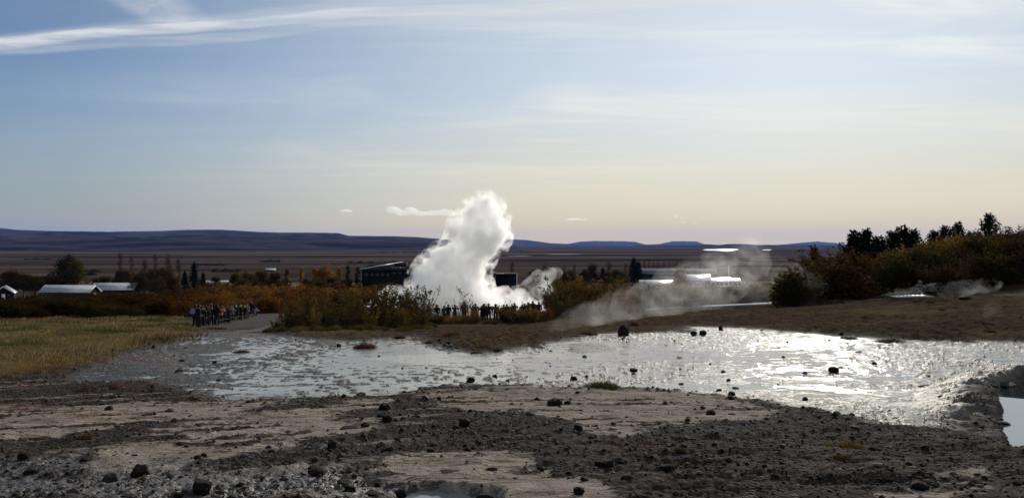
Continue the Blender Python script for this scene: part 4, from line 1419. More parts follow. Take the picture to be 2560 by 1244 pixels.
# --- village trees below the slope
TREES = [('broad', 165, 320, 634, GREEN, 'tall dark dense tree behind the long bright roof', 1.25), ('broad', 190, 315, 652, OLIVE, 'lower olive tree leaning on the tall dark tree', 1.2), ('bare', 298, 330, 618, BROWN, 'tall bare poplar above the shorter bright roof', 0.9),
         ('bare', 332, 335, 626, BROWN, 'bare poplar next to the tallest poplar of the village', 0.9), ('bare', 362, 330, 632, BROWN, 'bare poplar in the middle of the village row', 0.9), ('bare', 392, 335, 622, BROWN, 'bare poplar with feathery top before the far field', 0.9),
         ('bare', 420, 332, 622, BROWN, 'bare poplar close to the end of the village row', 0.9), ('bare', 446, 336, 634, BROWN, 'last bare poplar beside the dark spruces', 0.9), ('spruce', 485, 250, 655, DARKC, 'tall dark spruce behind the roped crowd', 1.3),
         ('spruce', 462, 255, 676, DARKC, 'shorter dark spruce beside the tall one', 1.4), ('spruce', 508, 256, 680, DARKC, 'small dark spruce on the trail side of the tall one', 1.4), ('broad', 348, 300, 676, GREEN, 'dark green tree over the end of the shorter bright roof', 1.3),
         ('broad', 300, 310, 690, GREEN, 'dark round tree just behind the shorter bright roof', 1.4), ('broad', 400, 290, 690, OLIVE, 'olive round tree under the bare poplars', 1.4), ('broad', 432, 280, 686, BROWN, 'brown round tree under the last bare poplar', 1.4),
         ('broad', 60, 330, 684, GREEN, 'dark tree behind the gabled cabin', 1.7), ('broad', 16, 335, 680, BROWN, 'brown tree at the frame edge behind the cabin', 1.7), ('broad', 110, 320, 690, BROWN, 'brown tree at the end of the long bright roof', 1.5), ('broad', 240, 318, 694, OLIVE, 'olive tree between the two bright roofs', 1.3),
         ('broad', 540, 280, 690, OLIVE, 'olive tree in front of the small pale roof', 1.3), ('broad', 590, 285, 682, OLIVE, 'olive tree beside the small pale roof', 1.4), ('broad', 622, 282, 674, GOLD, 'golden olive tree topping the hedge', 1.4), ('broad', 655, 284, 675, OLIVE, 'olive tree below the far white hut', 1.4),
         ('broad', 688, 286, 680, GREEN, 'dark green tree below the far white hut', 1.4), ('broad', 640, 250, 700, GREEN, 'low dark tree before the golden olive tree', 1.6), ('broad', 700, 255, 702, GREEN, 'low dark tree before the yellow birch row', 1.6),
         ('narrow', 720, 285, 662, GOLD, 'first pale yellow birch of the bright row', 1.4), ('narrow', 752, 287, 661, YELLOW, 'slim bright yellow birch second in the row', 1.2), ('narrow', 784, 285, 662, YELLOW, 'bright yellow birch in the middle of the row', 1.4),
         ('broad', 808, 288, 658, (0.25, 0.12, 0.02), 'broad orange yellow birch of the row', 1.25), ('narrow', 846, 284, 660, YELLOW, 'last bright yellow birch near the dark hall', 1.4), ('narrow', 872, 290, 656, OLIVE, 'grey green poplar before the dark hall', 1.3), ('narrow', 896, 292, 660, GREEN, 'dark poplar touching the corner of the dark hall', 1.4),
         ('broad', 770, 262, 694, GREEN, 'dark undergrowth tree beneath the yellow birches', 1.7), ('broad', 830, 262, 692, GREEN, 'dark undergrowth tree beneath the last yellow birch', 1.7), ('broad', 752, 205, 706, YELLOW, 'small bright yellow tree above the rust thicket', 0.9),
         ('bare', 1278, 430, 646, BROWN, 'bare poplar behind the white post of the canopy', 1.2), ('bare', 1362, 430, 650, BROWN, 'dark bare tree beyond the thin grey steam puff', 1.5), ('broad', 1372, 400, 668, GREEN, 'dark round tree beyond the thin grey steam puff', 1.5),
         ('bare', 1410, 450, 656, OLIVE, 'thin poplar before the parked cars', 1.1), ('bare', 1436, 455, 652, OLIVE, 'second thin poplar before the parked cars', 1.2), ('broad', 1460, 440, 672, GREEN, 'dark tree between the parked cars', 1.5), ('broad', 1480, 445, 660, GREEN, 'dark tree beside the white van', 1.2),
         ('spruce', 1507, 440, 668, DARKC, 'dark spruce with bright lamps before it', 1.7), ('bare', 1523, 445, 644, BROWN, 'tall dark poplar past the parked cars', 1.5), ('broad', 1520, 430, 680, GREEN, 'dark round tree below the tall dark poplar', 1.6), ('bare', 1562, 460, 650, BROWN, 'brown poplar left of the village spruce', 1.2),
         ('spruce', 1584, 470, 643, DARKC, 'tall dark spruce over the end of the long hall', 1.8), ('spruce', 1596, 475, 652, DARKC, 'dark spruce leaning on the tall village spruce', 1.6)]
TREES += [('broad', 30, 300, 676, BROWN, 'brown bare crowned tree over the gabled cabin', 1.9), ('broad', 88, 305, 690, OLIVE, 'olive scrub tree between cabin and long roof', 1.9), ('broad', 128, 312, 684, BROWN, 'brown scrub tree just over the long roof end', 1.7), ('broad', 262, 330, 690, GREEN, 'dark hedge tree between the dense tree and the poplars', 1.8),
          ('broad', 310, 328, 676, BROWN, 'brown tree at the foot of the tallest poplar', 1.7), ('broad', 376, 326, 672, BROWN, 'brown tree between the bare poplars', 1.7), ('broad', 412, 300, 668, BROWN, 'brown tree under the feathery bare poplars', 1.6), ('broad', 566, 262, 702, OLIVE, 'low olive tree beside the small pale roof', 1.7), ('broad', 606, 262, 696, OLIVE, 'low olive tree before the golden hedge', 1.7), ('broad', 520, 240, 706, BROWN, 'low brown tree behind the roped crowd', 1.8),
          ('broad', 800, 240, 702, GREEN, 'low dark tree before the orange yellow birch', 1.8), ('broad', 868, 245, 698, GREEN, 'low dark tree at the corner of the hall', 1.8), ('broad', 1340, 420, 672, GREEN, 'dark tree past the white canopy post', 1.9), ('broad', 1420, 430, 674, BROWN, 'brown tree before the thin poplars', 1.9), ('broad', 1545, 450, 672, GREEN, 'dark tree beside the brown poplar', 1.9)]
for fam, px, t, top, c, lb, wd in TREES:
    nm = {'broad': 'broadleaf_tree', 'narrow': 'birch_tree', 'bare': 'poplar_tree', 'spruce': 'spruce_tree'}[fam]
    pp(fam, px, t, top, jit(c, .1), nm, lb.replace(' left of ', ' beside '), 'tree', 'trees of the village', wd)
for k, px in enumerate((1612, 1622, 1634, 1645, 1660, 1672, 1692, 1703)):
    pp('bare', px, 660, RND.uniform(638, 650), jit(BROWN, .15), 'poplar_tree', 'thin bare poplar in the row behind the long hall', 'tree', 'bare poplars behind the long hall', 0.6)
for px, top in ((1712, 662), (1722, 661), (1750, 657), (1762, 662), (1778, 658), (1794, 659)):
    pp('spruce', px, 640, top, jit(DARKC, .1), 'spruce_tree', 'small dark spruce in the row above the long roof', 'tree', 'small spruces behind the long hall', 1.0)

# --- woodland belts far out on the plain, one mass
pts, ct = [], []
for px0, px1, row, hh in ((845, 905, 624.5, 6), (945, 990, 629.5, 7), (1008, 1050, 630.5, 9), (1240, 1330, 627, 6), (1900, 1990, 619, 7), (560, 640, 625.5, 6), (330, 420, 625, 7), (650, 700, 652.5, 5), (660, 690, 651, 4), (60, 130, 647, 5), (200, 240, 684, 5), (210, 250, 676, 4), (530, 600, 676, 5), (480, 560, 661, 5), (870, 1000, 655, 4)):
    t = -26.6 * F / (HY - row)
    n = 260
    px = NPR.uniform(px0, px1, n)
    tt = t * NPR.uniform(0.985, 1.015, n)
    xx = (px - CX) / F * tt
    zz = base(xx, tt) + NPR.uniform(0, 1, n) ** 1.3 * hh * 0.6 * (0.5 + 0.5 * np.sin(px * 0.23 + row)) * (0.6 + 0.4 * np.sin(px * 1.9))
    pts.append(np.stack([xx, tt, zz], 1))
v, f, t_ = leaf_arrays(np.concatenate(pts), 2.2, 0.0)
me = make_mesh('distant_woodland', v, f, [M_LEAF], t_)
o = bpy.data.objects.new('distant_woodland', me)
COL.objects.link(o)
o.color = (0.022, 0.02, 0.013, 1)
tag(o, 'dark belts of far woodland out on the plain', 'woodland', None, 'stuff')

# ---------------------------------------------------------------- people
def object_color_mat(name, rough=0.75, fixed=None):
    m, T = new_mat(name)
    p = T.n('ShaderNodeBsdfPrincipled', {'Roughness': rough, 'Specular IOR Level': 0.12})
    if fixed is None:
        c = T.n('ShaderNodeObjectInfo').outputs['Color']
        n = T.noise(T.n('ShaderNodeTexCoord').outputs['Object'], 14.0, 3.0)
        T.set(p.inputs['Base Color'], T.mix(T.ss(n, 0.3, 0.7), T.mix(1.0, c, (0.75, 0.75, 0.75), 'MULTIPLY'), c))
    else:
        p.inputs['Base Color'].default_value = (*fixed, 1)
        p.inputs['Specular IOR Level'].default_value = 0.1
    T.n('ShaderNodeOutputMaterial', {'Surface': p})
    return m


M_COAT = object_color_mat('jacket_cloth')
M_TROU = object_color_mat('trouser_cloth', 0.85, (0.014, 0.014, 0.018))
M_SKIN = object_color_mat('skin', 0.55, (0.36, 0.21, 0.15))
M_SHOE = object_color_mat('shoe_leather', 0.6, (0.012, 0.011, 0.010))
M_HAIR = object_color_mat('hair', 0.6, (0.022, 0.014, 0.009))
M_HAT = object_color_mat('hat_cloth', 0.85)
M_BLACKP = simple_mat('black_plastic', (0.012, 0.012, 0.013), 0.4)
M_ROPE = simple_mat('pale_rope', (0.07, 0.065, 0.06), 0.9)
M_POST = simple_mat('dark_post', (0.03, 0.03, 0.03), 0.8, 0.0, 0.1)


def skin_mesh(verts, edges, radii, cats, mats, name):
    me = bpy.data.meshes.new('sk')
    me.from_pydata(verts, edges, [])
    o = bpy.data.objects.new('sk', me)
    COL.objects.link(o)
    sm = o.modifiers.new('s', 'SKIN')
    sm.use_smooth_shade = True
    sm.branch_smoothing = 0.6
    for i, sv in enumerate(me.skin_vertices[0].data):
        sv.radius = radii[i] if isinstance(radii[i], tuple) else (radii[i], radii[i])
        sv.use_root = (i == 0)
    ss = o.modifiers.new('d', 'SUBSURF')
    ss.levels = 1
    dg = bpy.context.evaluated_depsgraph_get()
    ev = bpy.data.meshes.new_from_object(o.evaluated_get(dg))
    bpy.data.objects.remove(o)
    ev.name = name
    ev.materials.clear()
    for m in mats:
        ev.materials.append(m)
    E = np.array([[verts[a], verts[b]] for a, b in edges])
    ax = E[:, 1] - E[:, 0]
    for p in ev.polygons:
        c = np.array(p.center)
        t = np.clip(((c - E[:, 0]) * ax).sum(1) / ((ax * ax).sum(1) + 1e-9), 0, 1)
        d = np.linalg.norm(c - (E[:, 0] + ax * t[:, None]), axis=1)
        k = int(d.argmin())
        p.material_index = cats[k]
        p.use_smooth = True
    return ev


def person_mesh(pose, name='body'):
    """standing about 1.72 m tall, facing +y; returns body mesh and the head centre"""
    V, E, Rr, Ct = [], [], [], []

    def v(x, y, z, r):
        V.append((x, y, z))
        k_ = 1.22 if z + 0.0 < (1.46 if not pose == 'crouch' else 0.94) and (max(r) if isinstance(r, tuple) else r) > 0.03 else 1.0
        Rr.append(tuple(v_ * k_ for v_ in r) if isinstance(r, tuple) else r * k_)
        return len(V) - 1

    def e(a, b, c):
        E.append((a, b))
        Ct.append(c)
    J, TR_, SK, SH, HA = 0, 1, 2, 3, 4
    crouch = pose == 'crouch'
    dz = -0.52 if crouch else 0.0
    fy = 0.16 if crouch else 0.0
    pel = v(0, 0, 0.93 + dz, (0.165, 0.115))
    wai = v(0, 0.0 + fy * .4, 1.10 + dz, (0.150, 0.11))
    che = v(0, -0.01 + fy, 1.32 + dz, (0.185, 0.125))
    sho = v(0, -0.02 + fy * 1.2, 1.44 + dz, (0.12, 0.085))
    nec = v(0, 0.0 + fy * 1.4, 1.50 + dz, 0.055)
    jaw = v(0, 0.025 + fy * 1.5, 1.555 + dz, (0.062, 0.07))
    hea = v(0, 0.012 + fy * 1.5, 1.635 + dz, (0.078, 0.095))
    crn = v(0, 0.0 + fy * 1.5, 1.695 + dz, (0.06, 0.07))
    e(pel, wai, J); e(wai, che, J); e(che, sho, J); e(sho, nec, J); e(nec, jaw, SK); e(jaw, hea, SK); e(hea, crn, HA)
    nose = v(0, 0.115 + fy * 1.5, 1.605 + dz, 0.016)
    e(hea, nose, SK)
    for s in (-1, 1):
        st = {'walk': 0.24 * s, 'stand': 0.03 * s}.get(pose, 0.02 * s)
        if crouch:
            pts = [(0.10 * s, 0.05, 0.40, 0.10), (0.16 * s, 0.34, 0.46, 0.075), (0.13 * s, 0.10, 0.10, 0.052), (0.13 * s, 0.12, 0.045, 0.045), (0.14 * s, 0.26, 0.03, 0.035)]
        else:
            pts = [(0.095 * s, 0, 0.84, 0.105), (0.105 * s, st * 0.5 + 0.015, 0.48, 0.072), (0.11 * s, st - 0.02, 0.12, 0.05), (0.112 * s, st, 0.05, 0.045), (0.125 * s, st + 0.15, 0.035, 0.036)]
        p = pel
        for i, q in enumerate(pts):
            n = v(*q)
            e(p, n, [J, TR_, TR_, SH, SH][i])
            p = n
        # arm: shoulder, elbow, wrist, palm, fingers, thumb
        b = dz
        f = fy * 1.1
        arms = {'stand': [(0.20, 0, 1.41), (0.25, -0.03, 1.14), (0.25, 0.06, 0.90)], 'pocket': [(0.20, 0, 1.41), (0.29, -0.06, 1.15), (0.19, 0.10, 0.98)],
                'camera': [(0.20, 0.0, 1.41), (0.27, 0.14, 1.22), (0.07, 0.26, 1.50)], 'phone_up': [(0.20, 0.0, 1.43), (0.30, 0.08, 1.62), (0.12, 0.20, 1.82)],
                'fold': [(0.20, 0, 1.41), (0.25, 0.04, 1.15), (0.05, 0.20, 1.20)], 'walk': [(0.20, 0, 1.41), (0.24, -0.10 * s, 1.14), (0.23, 0.10 - 0.16 * s, 0.93)],
                'crouch': [(0.19, 0, 1.40), (0.24, 0.16, 1.16), (0.10, 0.34, 1.15)], 'point': [(0.20, 0, 1.42), (0.25, 0.0, 1.15), (0.24, 0.08, 0.92)]}[pose]
        if pose == 'point' and s == 1:
            arms = [(0.20, 0, 1.43), (0.36, 0.18, 1.42), (0.46, 0.40, 1.48)]
        A = [(x * s, y + f, z + b) for x, y, z in arms]
        r_ = [0.075, 0.055, 0.036]
        p = sho
        for i, q in enumerate(A):
            n = v(*q, r_[i])
            e(p, n, J)
            p = n
        d = Vector(A[2]) - Vector(A[1])
        d.normalize()
        side = Vector((s, 0, 0)) - d * d.dot(Vector((s, 0, 0)))
        side = side.normalized() if side.length > 1e-3 else Vector((0, 1, 0))
        w = Vector(A[2])
        palm = v(*(w + d * 0.075), (0.036, 0.022))
        e(p, palm, SK)
        for j, L in enumerate((0.075, 0.085, 0.08, 0.06)):
            q = w + d * (0.105 + L * 0.4) + side * (0.027 - 0.018 * j)
            k1 = v(*q, 0.0095)
            k2 = v(*(q + d * L * 0.55 + Vector((0, 0.012, -0.004))), 0.008)
            e(palm, k1, SK)
            e(k1, k2, SK)
        th = v(*(w + d * 0.06 - side * 0.045 + Vector((0, 0.012, 0))), 0.011)
        t2 = v(*(w + d * 0.105 - side * 0.05 + Vector((0, 0.02, 0))), 0.009)
        e(palm, th, SK)
        e(th, t2, SK)
    me = skin_mesh(V, E, Rr, Ct, [M_COAT, M_TROU, M_SKIN, M_SHOE, M_HAIR], name)
    return me, Vector((0, 0.012 + fy * 1.5, 1.64 + dz)), Vector((0, fy * 1.0, 1.25 + dz))


def ellipsoid(name, rx, ry, rz, mat, seg=12, ring=8, cut=None, wob=0.0):
    vs, fs = [], []
    for i in range(ring + 1):
        ph = math.pi * i / ring
        for k in range(seg):
            th = 2 * math.pi * k / seg
            z = math.cos(ph)
            if cut is not None:
                z = max(cut, z)
            vs.append((rx * math.sin(ph) * math.cos(th), ry * math.sin(ph) * math.sin(th), rz * z))
    for i in range(ring):
        for k in range(seg):
            fs.append((i * seg + k, i * seg + (k + 1) % seg, (i + 1) * seg + (k + 1) % seg, (i + 1) * seg + k))
    o = mesh_obj(name, vs, fs, mat, smooth=True)
    me = o.data
    bpy.data.objects.remove(o)
    return me


ME_HOOD = ellipsoid('hood', 0.125, 0.135, 0.15, M_COAT)
ME_CAP = ellipsoid('knit_hat', 0.095, 0.11, 0.105, M_HAT, cut=-0.15)
ME_HAIR = ellipsoid('hair', 0.092, 0.105, 0.135, M_HAIR, cut=-0.95)


def backpack_mesh():
    bm = bmesh.new()
    bmesh.ops.create_cube(bm, size=1.0, matrix=Matrix.Diagonal((0.30, 0.17, 0.44, 1)))
    bmesh.ops.bevel(bm, geom=list(bm.edges), offset=0.055, segments=2, affect='EDGES')
    r = bmesh.ops.create_cube(bm, size=1.0, matrix=Matrix.Translation((0, -0.10, -0.07)) @ Matrix.Diagonal((0.22, 0.07, 0.20, 1)))
    me = bpy.data.meshes.new('backpack')
    bm.to_mesh(me)
    bm.free()
    me.materials.append(M_HAT)
    return me


ME_PACK = backpack_mesh()
POSES = {p: person_mesh(p) for p in ('stand', 'pocket', 'camera', 'phone_up', 'fold', 'walk', 'crouch', 'point')}
BLACK, NAVY, CHAR, GREY, LGREY, WHITE, ORNG, BLUE, RED_, DGREEN, TAN = ((0.007, 0.007, 0.008), (0.007, 0.009, 0.018), (0.013, 0.013, 0.014), (0.06, 0.06, 0.068), (0.15, 0.15, 0.17), (0.45, 0.45, 0.48), (0.5, 0.11, 0.015), (0.16, 0.26, 0.5),
                                                                        (0.28, 0.02, 0.012), (0.02, 0.03, 0.018), (0.20, 0.15, 0.09))


def person(px, t, pose, col, label, face=None, tall=1.72, head='hair', headcol=None, pack=None, group=None, x=None, slim=1.0):
    x = (px - CX) / F * t if x is None else x
    root = bpy.data.objects.new('person', None)
    COL.objects.link(root)
    root.location = (x, t, gz_fast(x, t) - 0.015)
    s = tall / 1.74
    root.scale = (s * slim, s * slim, s)
    root.rotation_euler = (0, 0, R(face if face is not None else RND.uniform(-40, 40)))
    me, hc, bc = POSES[pose]
    b = bpy.data.objects.new('body', me)
    COL.objects.link(b)
    b.parent = root
    b.color = (*col, 1)
    hm = {'hair': ME_HAIR, 'hood': ME_HOOD, 'cap': ME_CAP}[head]
    h = bpy.data.objects.new({'hair': 'hair', 'hood': 'hood', 'cap': 'knit_hat'}[head], hm)
    COL.objects.link(h)
    h.parent = root
    h.location = hc + Vector((0, -0.02, {'hair': 0.0, 'hood': -0.01, 'cap': 0.035}[head]))
    h.color = (*(headcol or col), 1)
    if pack is not None:
        k = bpy.data.objects.new('backpack', ME_PACK)
        COL.objects.link(k)
        k.parent = root
        k.location = bc + Vector((0, -0.20, 0.0))
        k.color = (*pack, 1)
    if pose in ('camera', 'phone_up'):
        ph = bpy.data.objects.new('phone', ME_PHONE)
        COL.objects.link(ph)
        ph.parent = root
        ph.location = (0, 0.33 if pose == 'camera' else 0.25, 1.56 if pose == 'camera' else 1.92)
    return tag(root, label, 'person', group)


bm = bmesh.new()
bmesh.ops.create_cube(bm, size=1.0, matrix=Matrix.Diagonal((0.16, 0.012, 0.08, 1)))
bmesh.ops.bevel(bm, geom=list(bm.edges), offset=0.004, segments=1, affect='EDGES')
ME_PHONE = bpy.data.meshes.new('phone')
bm.to_mesh(ME_PHONE)
bm.free()
ME_PHONE.materials.append(M_BLACKP)

GL = 'people in the roped crowd on the grey path'
CROWD = [  # column, feet row, pose, jacket, head, head colour, pack, label
    (489, 818, 'stand', (0.02, 0.02, 0.025), 'hair', None, BLUE, 'person with pale blue backpack at the meadow end of the roped crowd'),
    (497, 816, 'pocket', BLACK, 'hair', None, None, 'person in black close behind the pale blue backpack'),
    (506, 815, 'camera', NAVY, 'cap', CHAR, None, 'person in navy lifting a camera second row past the blue backpack'),
    (511, 812, 'stand', BLACK, 'hood', None, None, 'hooded person in black between blue backpack and orange jacket'),
    (518, 814, 'pocket', CHAR, 'hair', None, BLACK, 'person in charcoal with black backpack near the rope start'),
    (524, 810, 'phone_up', BLACK, 'hair', None, None, 'person in black holding a phone high before the orange jacket'),
    (530, 812, 'stand', BLACK, 'cap', GREY, None, 'person in black with grey knit hat before the orange jacket'),
    (537, 809, 'pocket', NAVY, 'hair', None, None, 'person in dark navy pressed against the orange jacket'),
    (543, 811, 'fold', BLACK, 'hood', None, None, 'hooded person in black at the shoulder of the orange jacket'),
    (551, 809, 'camera', ORNG, 'hair', None, RED_, 'person in bright orange jacket inside the dark crowd'),
    (558, 806, 'stand', BLACK, 'hair', None, None, 'person in black right after the orange jacket'),
    (563, 807, 'pocket', GREY, 'hair', None, LGREY, 'person in grey with a light bag beside the orange jacket'),
    (569, 804, 'stand', CHAR, 'cap', TAN, None, 'person in charcoal with tan hat in mid crowd'),
    (573, 805, 'camera', BLACK, 'hair', None, None, 'person in black raising a phone in mid crowd'),
    (579, 802, 'stand', LGREY, 'cap', LGREY, None, 'person in light grey with matching hat in mid crowd'),
    (584, 801, 'fold', GREY, 'hair', None, BLACK, 'person in grey with folded arms and black bag'),
    (591, 800, 'stand', NAVY, 'cap', WHITE, None, 'person with white knit hat before the two yellow hats'),
    (597, 799, 'pocket', BLACK, 'cap', TAN, BLACK, 'big person in black with sandy hat beside the yellow hats'),
    (604, 797, 'stand', BLACK, 'cap', (0.35, 0.36, 0.06), None, 'person with first yellow green hat in dark coat'),
    (609, 796, 'camera', CHAR, 'hair', None, None, 'person in charcoal standing between the yellow hats'),
    (613, 795, 'stand', BLACK, 'cap', (0.42, 0.36, 0.04), None, 'person with second yellow hat in dark coat'),
    (620, 793, 'stand', LGREY, 'cap', GREY, None, 'person dressed all in pale grey toward the crowd end'),
    (626, 790, 'phone_up', BLACK, 'hood', None, None, 'tall hooded person in black behind the pale grey one'),
    (631, 788, 'stand', BLACK, 'hair', None, None, 'person in black last standing in the roped crowd'),
    (637, 789, 'crouch', (0.22, 0.28, 0.38), 'hair', None, None, 'crouching person in pale blue jacket ending the roped crowd'),
]
for px, fr, pose, col, hd, hc, pk, lb in CROWD:
    x, y, z = at(px + RND.uniform(-2.5, 2.5), fr + 1.5 + RND.uniform(-2.5, 1.5))
    person(px, y, pose, col, lb, x=x, face=RND.uniform(-60, 5), head=hd, headcol=hc, pack=pk, group=GL, tall=RND.uniform(1.58, 1.88), slim=1.25)
# a second rank, mostly hidden by the first
for k, px in enumerate((501, 515, 527, 546, 555, 566, 588, 600, 617)):
    fr = np.interp(px, [489, 640], [812, 786]) - 2.5
    x, y, z = at(px, fr)
    person(px, y, RND.choice(['stand', 'camera', 'pocket']), RND.choice([BLACK, NAVY, CHAR, DGREEN]), ['person in dark clothes in the second rank behind the blue backpack', 'dark dressed person in the second rank near the rope start', 'dark dressed person in the second rank by the raised phone',
           'person in dark clothes in the second rank behind orange jacket', 'dark dressed person peering past the orange jacket', 'dark figure in the second rank behind the light bag', 'dark figure in the second rank behind the white hat',
           'dark figure in the second rank behind the sandy hat', 'dark figure in the second rank behind the pale grey person'][k], group=GL, head=RND.choice(['hair', 'hood']), tall=RND.uniform(1.66, 1.84))
for px, fr, pose, col, hd, hc, fc, lb, tall in ((411, 786, 'walk', TAN, 'hair', None, -80, 'walking person in tan coat on the meadow before the rust thicket', 1.68), (417, 785, 'walk', CHAR, 'hair', None, -80, 'walking dark person just ahead of the tan coat', 1.74),
                                                (431, 785, 'walk', (0.06, 0.06, 0.065), 'hair', None, 85, 'walking person in black with pale scarf on the meadow', 1.74),
                                                (656, 777, 'stand', BLACK, 'hood', None, 10, 'hooded figure in black alone on the trail past the crowd', 1.74), (671, 778, 'camera', BLACK, 'hair', None, -40, 'person in black with white sleeve beside the hooded lone figure', 1.66),
                                                (706, 775, 'stand', CHAR, 'hair', None, 20, 'slim dark person of the pair before the rust bushes', 1.78), (714, 775, 'fold', BLACK, 'hair', None, -10, 'broad dark person of the pair before the rust bushes', 1.78),
                                                (740, 768, 'camera', CHAR, 'hair', None, -20, 'person in charcoal at the end of the trail by golden leaves', 1.7), (752, 768, 'stand', BROWN, 'hair', None, -30, 'person in brown half covered by the golden birch', 1.7)):
    x, y, z = at(px, fr)
    person(px, y, pose, col, lb, face=fc, head=hd, headcol=hc, tall=tall, slim=1.25)
person(824, 66, 'point', CHAR, 'person pushing through the birch shrubs of the island', face=-60, head='hood', tall=1.75)
GM = 'people lined up before the steam plume'
MID = [(1073, 84, 1.62, 'pocket', BLACK, 'hood', None, 'hooded dark person first in the line before the plume'), (1083, 83, 1.60, 'crouch', WHITE, 'hair', None, 'crouching person in white jacket low in the line'),
       (1092, 84.5, 1.66, 'stand', BLACK, 'hood', None, 'hooded dark person beside the crouching white jacket'), (1110, 84, 1.62, 'fold', (0.03, 0.028, 0.022), 'hair', None, 'person in brownish coat with folded arms in the line'),
       (1120.5, 85, 1.78, 'pocket', BLACK, 'hair', None, 'tall dark person elbow out next to the brownish coat'), (1137, 84.5, 1.74, 'camera', CHAR, 'hair', None, 'dark person lifting a camera below the thin birch'),
       (1160.5, 85.5, 2.0, 'stand', (0.05, 0.025, 0.018), 'hood', None, 'large hooded person in dark red brown on raised ground'), (1182, 84, 1.70, 'phone_up', (0.09, 0.05, 0.02), 'hair', None, 'person in brown raising both arms to hold a phone'),
       (1189, 86, 1.80, 'stand', (0.06, 0.04, 0.022), 'hair', None, 'person in brown standing close to the raised arms'), (1205, 84, 1.64, 'camera', BLACK, 'hair', BLACK, 'dark person with backpack in the tight trio by the tripod'),
       (1209.5, 85.5, 1.80, 'pocket', BLACK, 'hood', None, 'hooded dark person at the back of the tight trio'), (1215, 83.5, 1.68, 'phone_up', BLACK, 'hair', BLACK, 'dark person holding a phone in the middle of the trio'),
       (1222, 84.5, 1.84, 'stand', BLACK, 'hair', None, 'tallest dark person on the tripod side of the trio'), (1239, 84, 1.78, 'stand', BLACK, 'hood', None, 'dark hooded person standing alone by the tripod'),
       (1259, 88, 1.74, 'stand', (0.06, 0.03, 0.015), 'hair', None, 'rust coloured person half hidden behind the orange bush'), (1267, 90, 1.76, 'pocket', CHAR, 'hair', None, 'dark head just past the orange bush by the tripod'),
       (1280, 90, 1.80, 'stand', CHAR, 'cap', CHAR, 'dark person with cap beyond the orange shrubs'), (1286, 89, 1.9, 'camera', (0.05, 0.045, 0.04), 'hair', None, 'taller person with bag strap beyond the orange shrubs'),
       (1306, 91, 1.72, 'stand', BLACK, 'hair', None, 'dark head showing between the two groups beyond shrubs'), (1311.5, 90, 1.80, 'pocket', CHAR, 'hair', None, 'dark person in the middle beyond the orange shrubs'),
       (1321, 90, 1.84, 'stand', (0.04, 0.03, 0.02), 'hood', None, 'brown hooded person beyond the orange shrubs'), (1332, 90, 1.92, 'camera', BLACK, 'hair', None, 'tall dark person with camera toward the orange thicket'),
       (1339, 92, 1.66, 'stand', BLACK, 'hair', None, 'short dark person in the gap toward the orange thicket'), (1347, 91, 1.84, 'stand', CHAR, 'hair', None, 'last dark person before the orange thicket')]
for px, t, tall, pose, col, hd, pk, lb in MID:
    person(px, t, pose, col, lb, face=RND.uniform(-30, 30), tall=tall, head=hd, pack=pk, group=GM, slim=1.3)
person(2240, 56.5, 'stand', (0.02, 0.018, 0.014), 'person in dark coat with pale scarf behind the warm stream', face=60, head='cap', headcol=TAN, tall=1.74, slim=1.15)
person(2300, 54.5, 'pocket', (0.08, 0.078, 0.085), 'person in hooded grey jacket with dark bag behind the stream', face=150, head='hood', headcol=(0.14, 0.135, 0.14), pack=BLACK, tall=1.74, slim=1.15)


def tube_obj(name, paths, mat, parent=None, sides=6):
    v, f = tubes(paths, sides)
    return mesh_obj(name, v, f, mat, parent, smooth=True)


def empty(name, loc):
    o = bpy.data.objects.new(name, None)
    COL.objects.link(o)
    o.location = loc
    o.empty_display_size = 0.2
    return o


# camera tripod
x, y, z = on(1231, 84.0)
z = gz_fast(x, y)
tp_ = empty('camera_tripod', (x, y, z))
tag(tp_, 'black camera tripod standing beside the lone hooded person', 'tripod')
for k in range(3):
    a = 2 * math.pi * k / 3 + 0.4
    tube_obj('leg', [([(0.05 * math.cos(a), 0.05 * math.sin(a), 1.22), (0.4 * math.cos(a), 0.4 * math.sin(a), 0.0)], 0.022, 0.014)], M_BLACKP, tp_)
tube_obj('column', [([(0, 0, 1.1), (0, 0, 1.45)], 0.022, 0.022)], M_BLACKP, tp_)
bm = bmesh.new()
bmesh.ops.create_cube(bm, size=1.0, matrix=Matrix.Translation((0, 0, 1.52)) @ Matrix.Diagonal((0.20, 0.10, 0.14, 1)))
bmesh.ops.create_cone(bm, cap_ends=True, segments=12, radius1=0.05, radius2=0.055, depth=0.16, matrix=Matrix.Translation((0, 0.12, 1.52)) @ Matrix.Rotation(R(90), 4, 'X'))
me = bpy.data.meshes.new('camera_body')
bm.to_mesh(me)
bm.free()
me.materials.append(M_BLACKP)
c = bpy.data.objects.new('camera_body', me)
COL.objects.link(c)
c.parent = tp_

# rope in front of the roped crowd
pts = [at(a, b) for a, b in [(546, 814), (560, 811), (578, 806), (597, 803), (618, 799), (640, 793)]]
r0 = pts[0]
rb = empty('rope_barrier', (r0[0], r0[1], gz_fast(r0[0], r0[1])))
tag(rb, 'low pale rope on short posts keeping the crowd back', 'rope barrier')
rp = []
for i, (x, y, z) in enumerate(pts):
    zz = gz_fast(x, y)
    o = tube_obj('post', [([(x - r0[0], y - r0[1], zz - rb.location.z - 0.05), (x - r0[0], y - r0[1], zz - rb.location.z + 0.62)], 0.022, 0.018)], M_POST, rb)
    rp.append((x - r0[0], y - r0[1], zz - rb.location.z + 0.58))
rope = []
for i in range(len(rp) - 1):
    for k in range(8):
        q = k / 8
        p = [rp[i][j] * (1 - q) + rp[i + 1][j] * q for j in range(3)]
        p[2] -= 0.5 * q * (1 - q)
        rope.append(p)
rope.append(rp[-1])
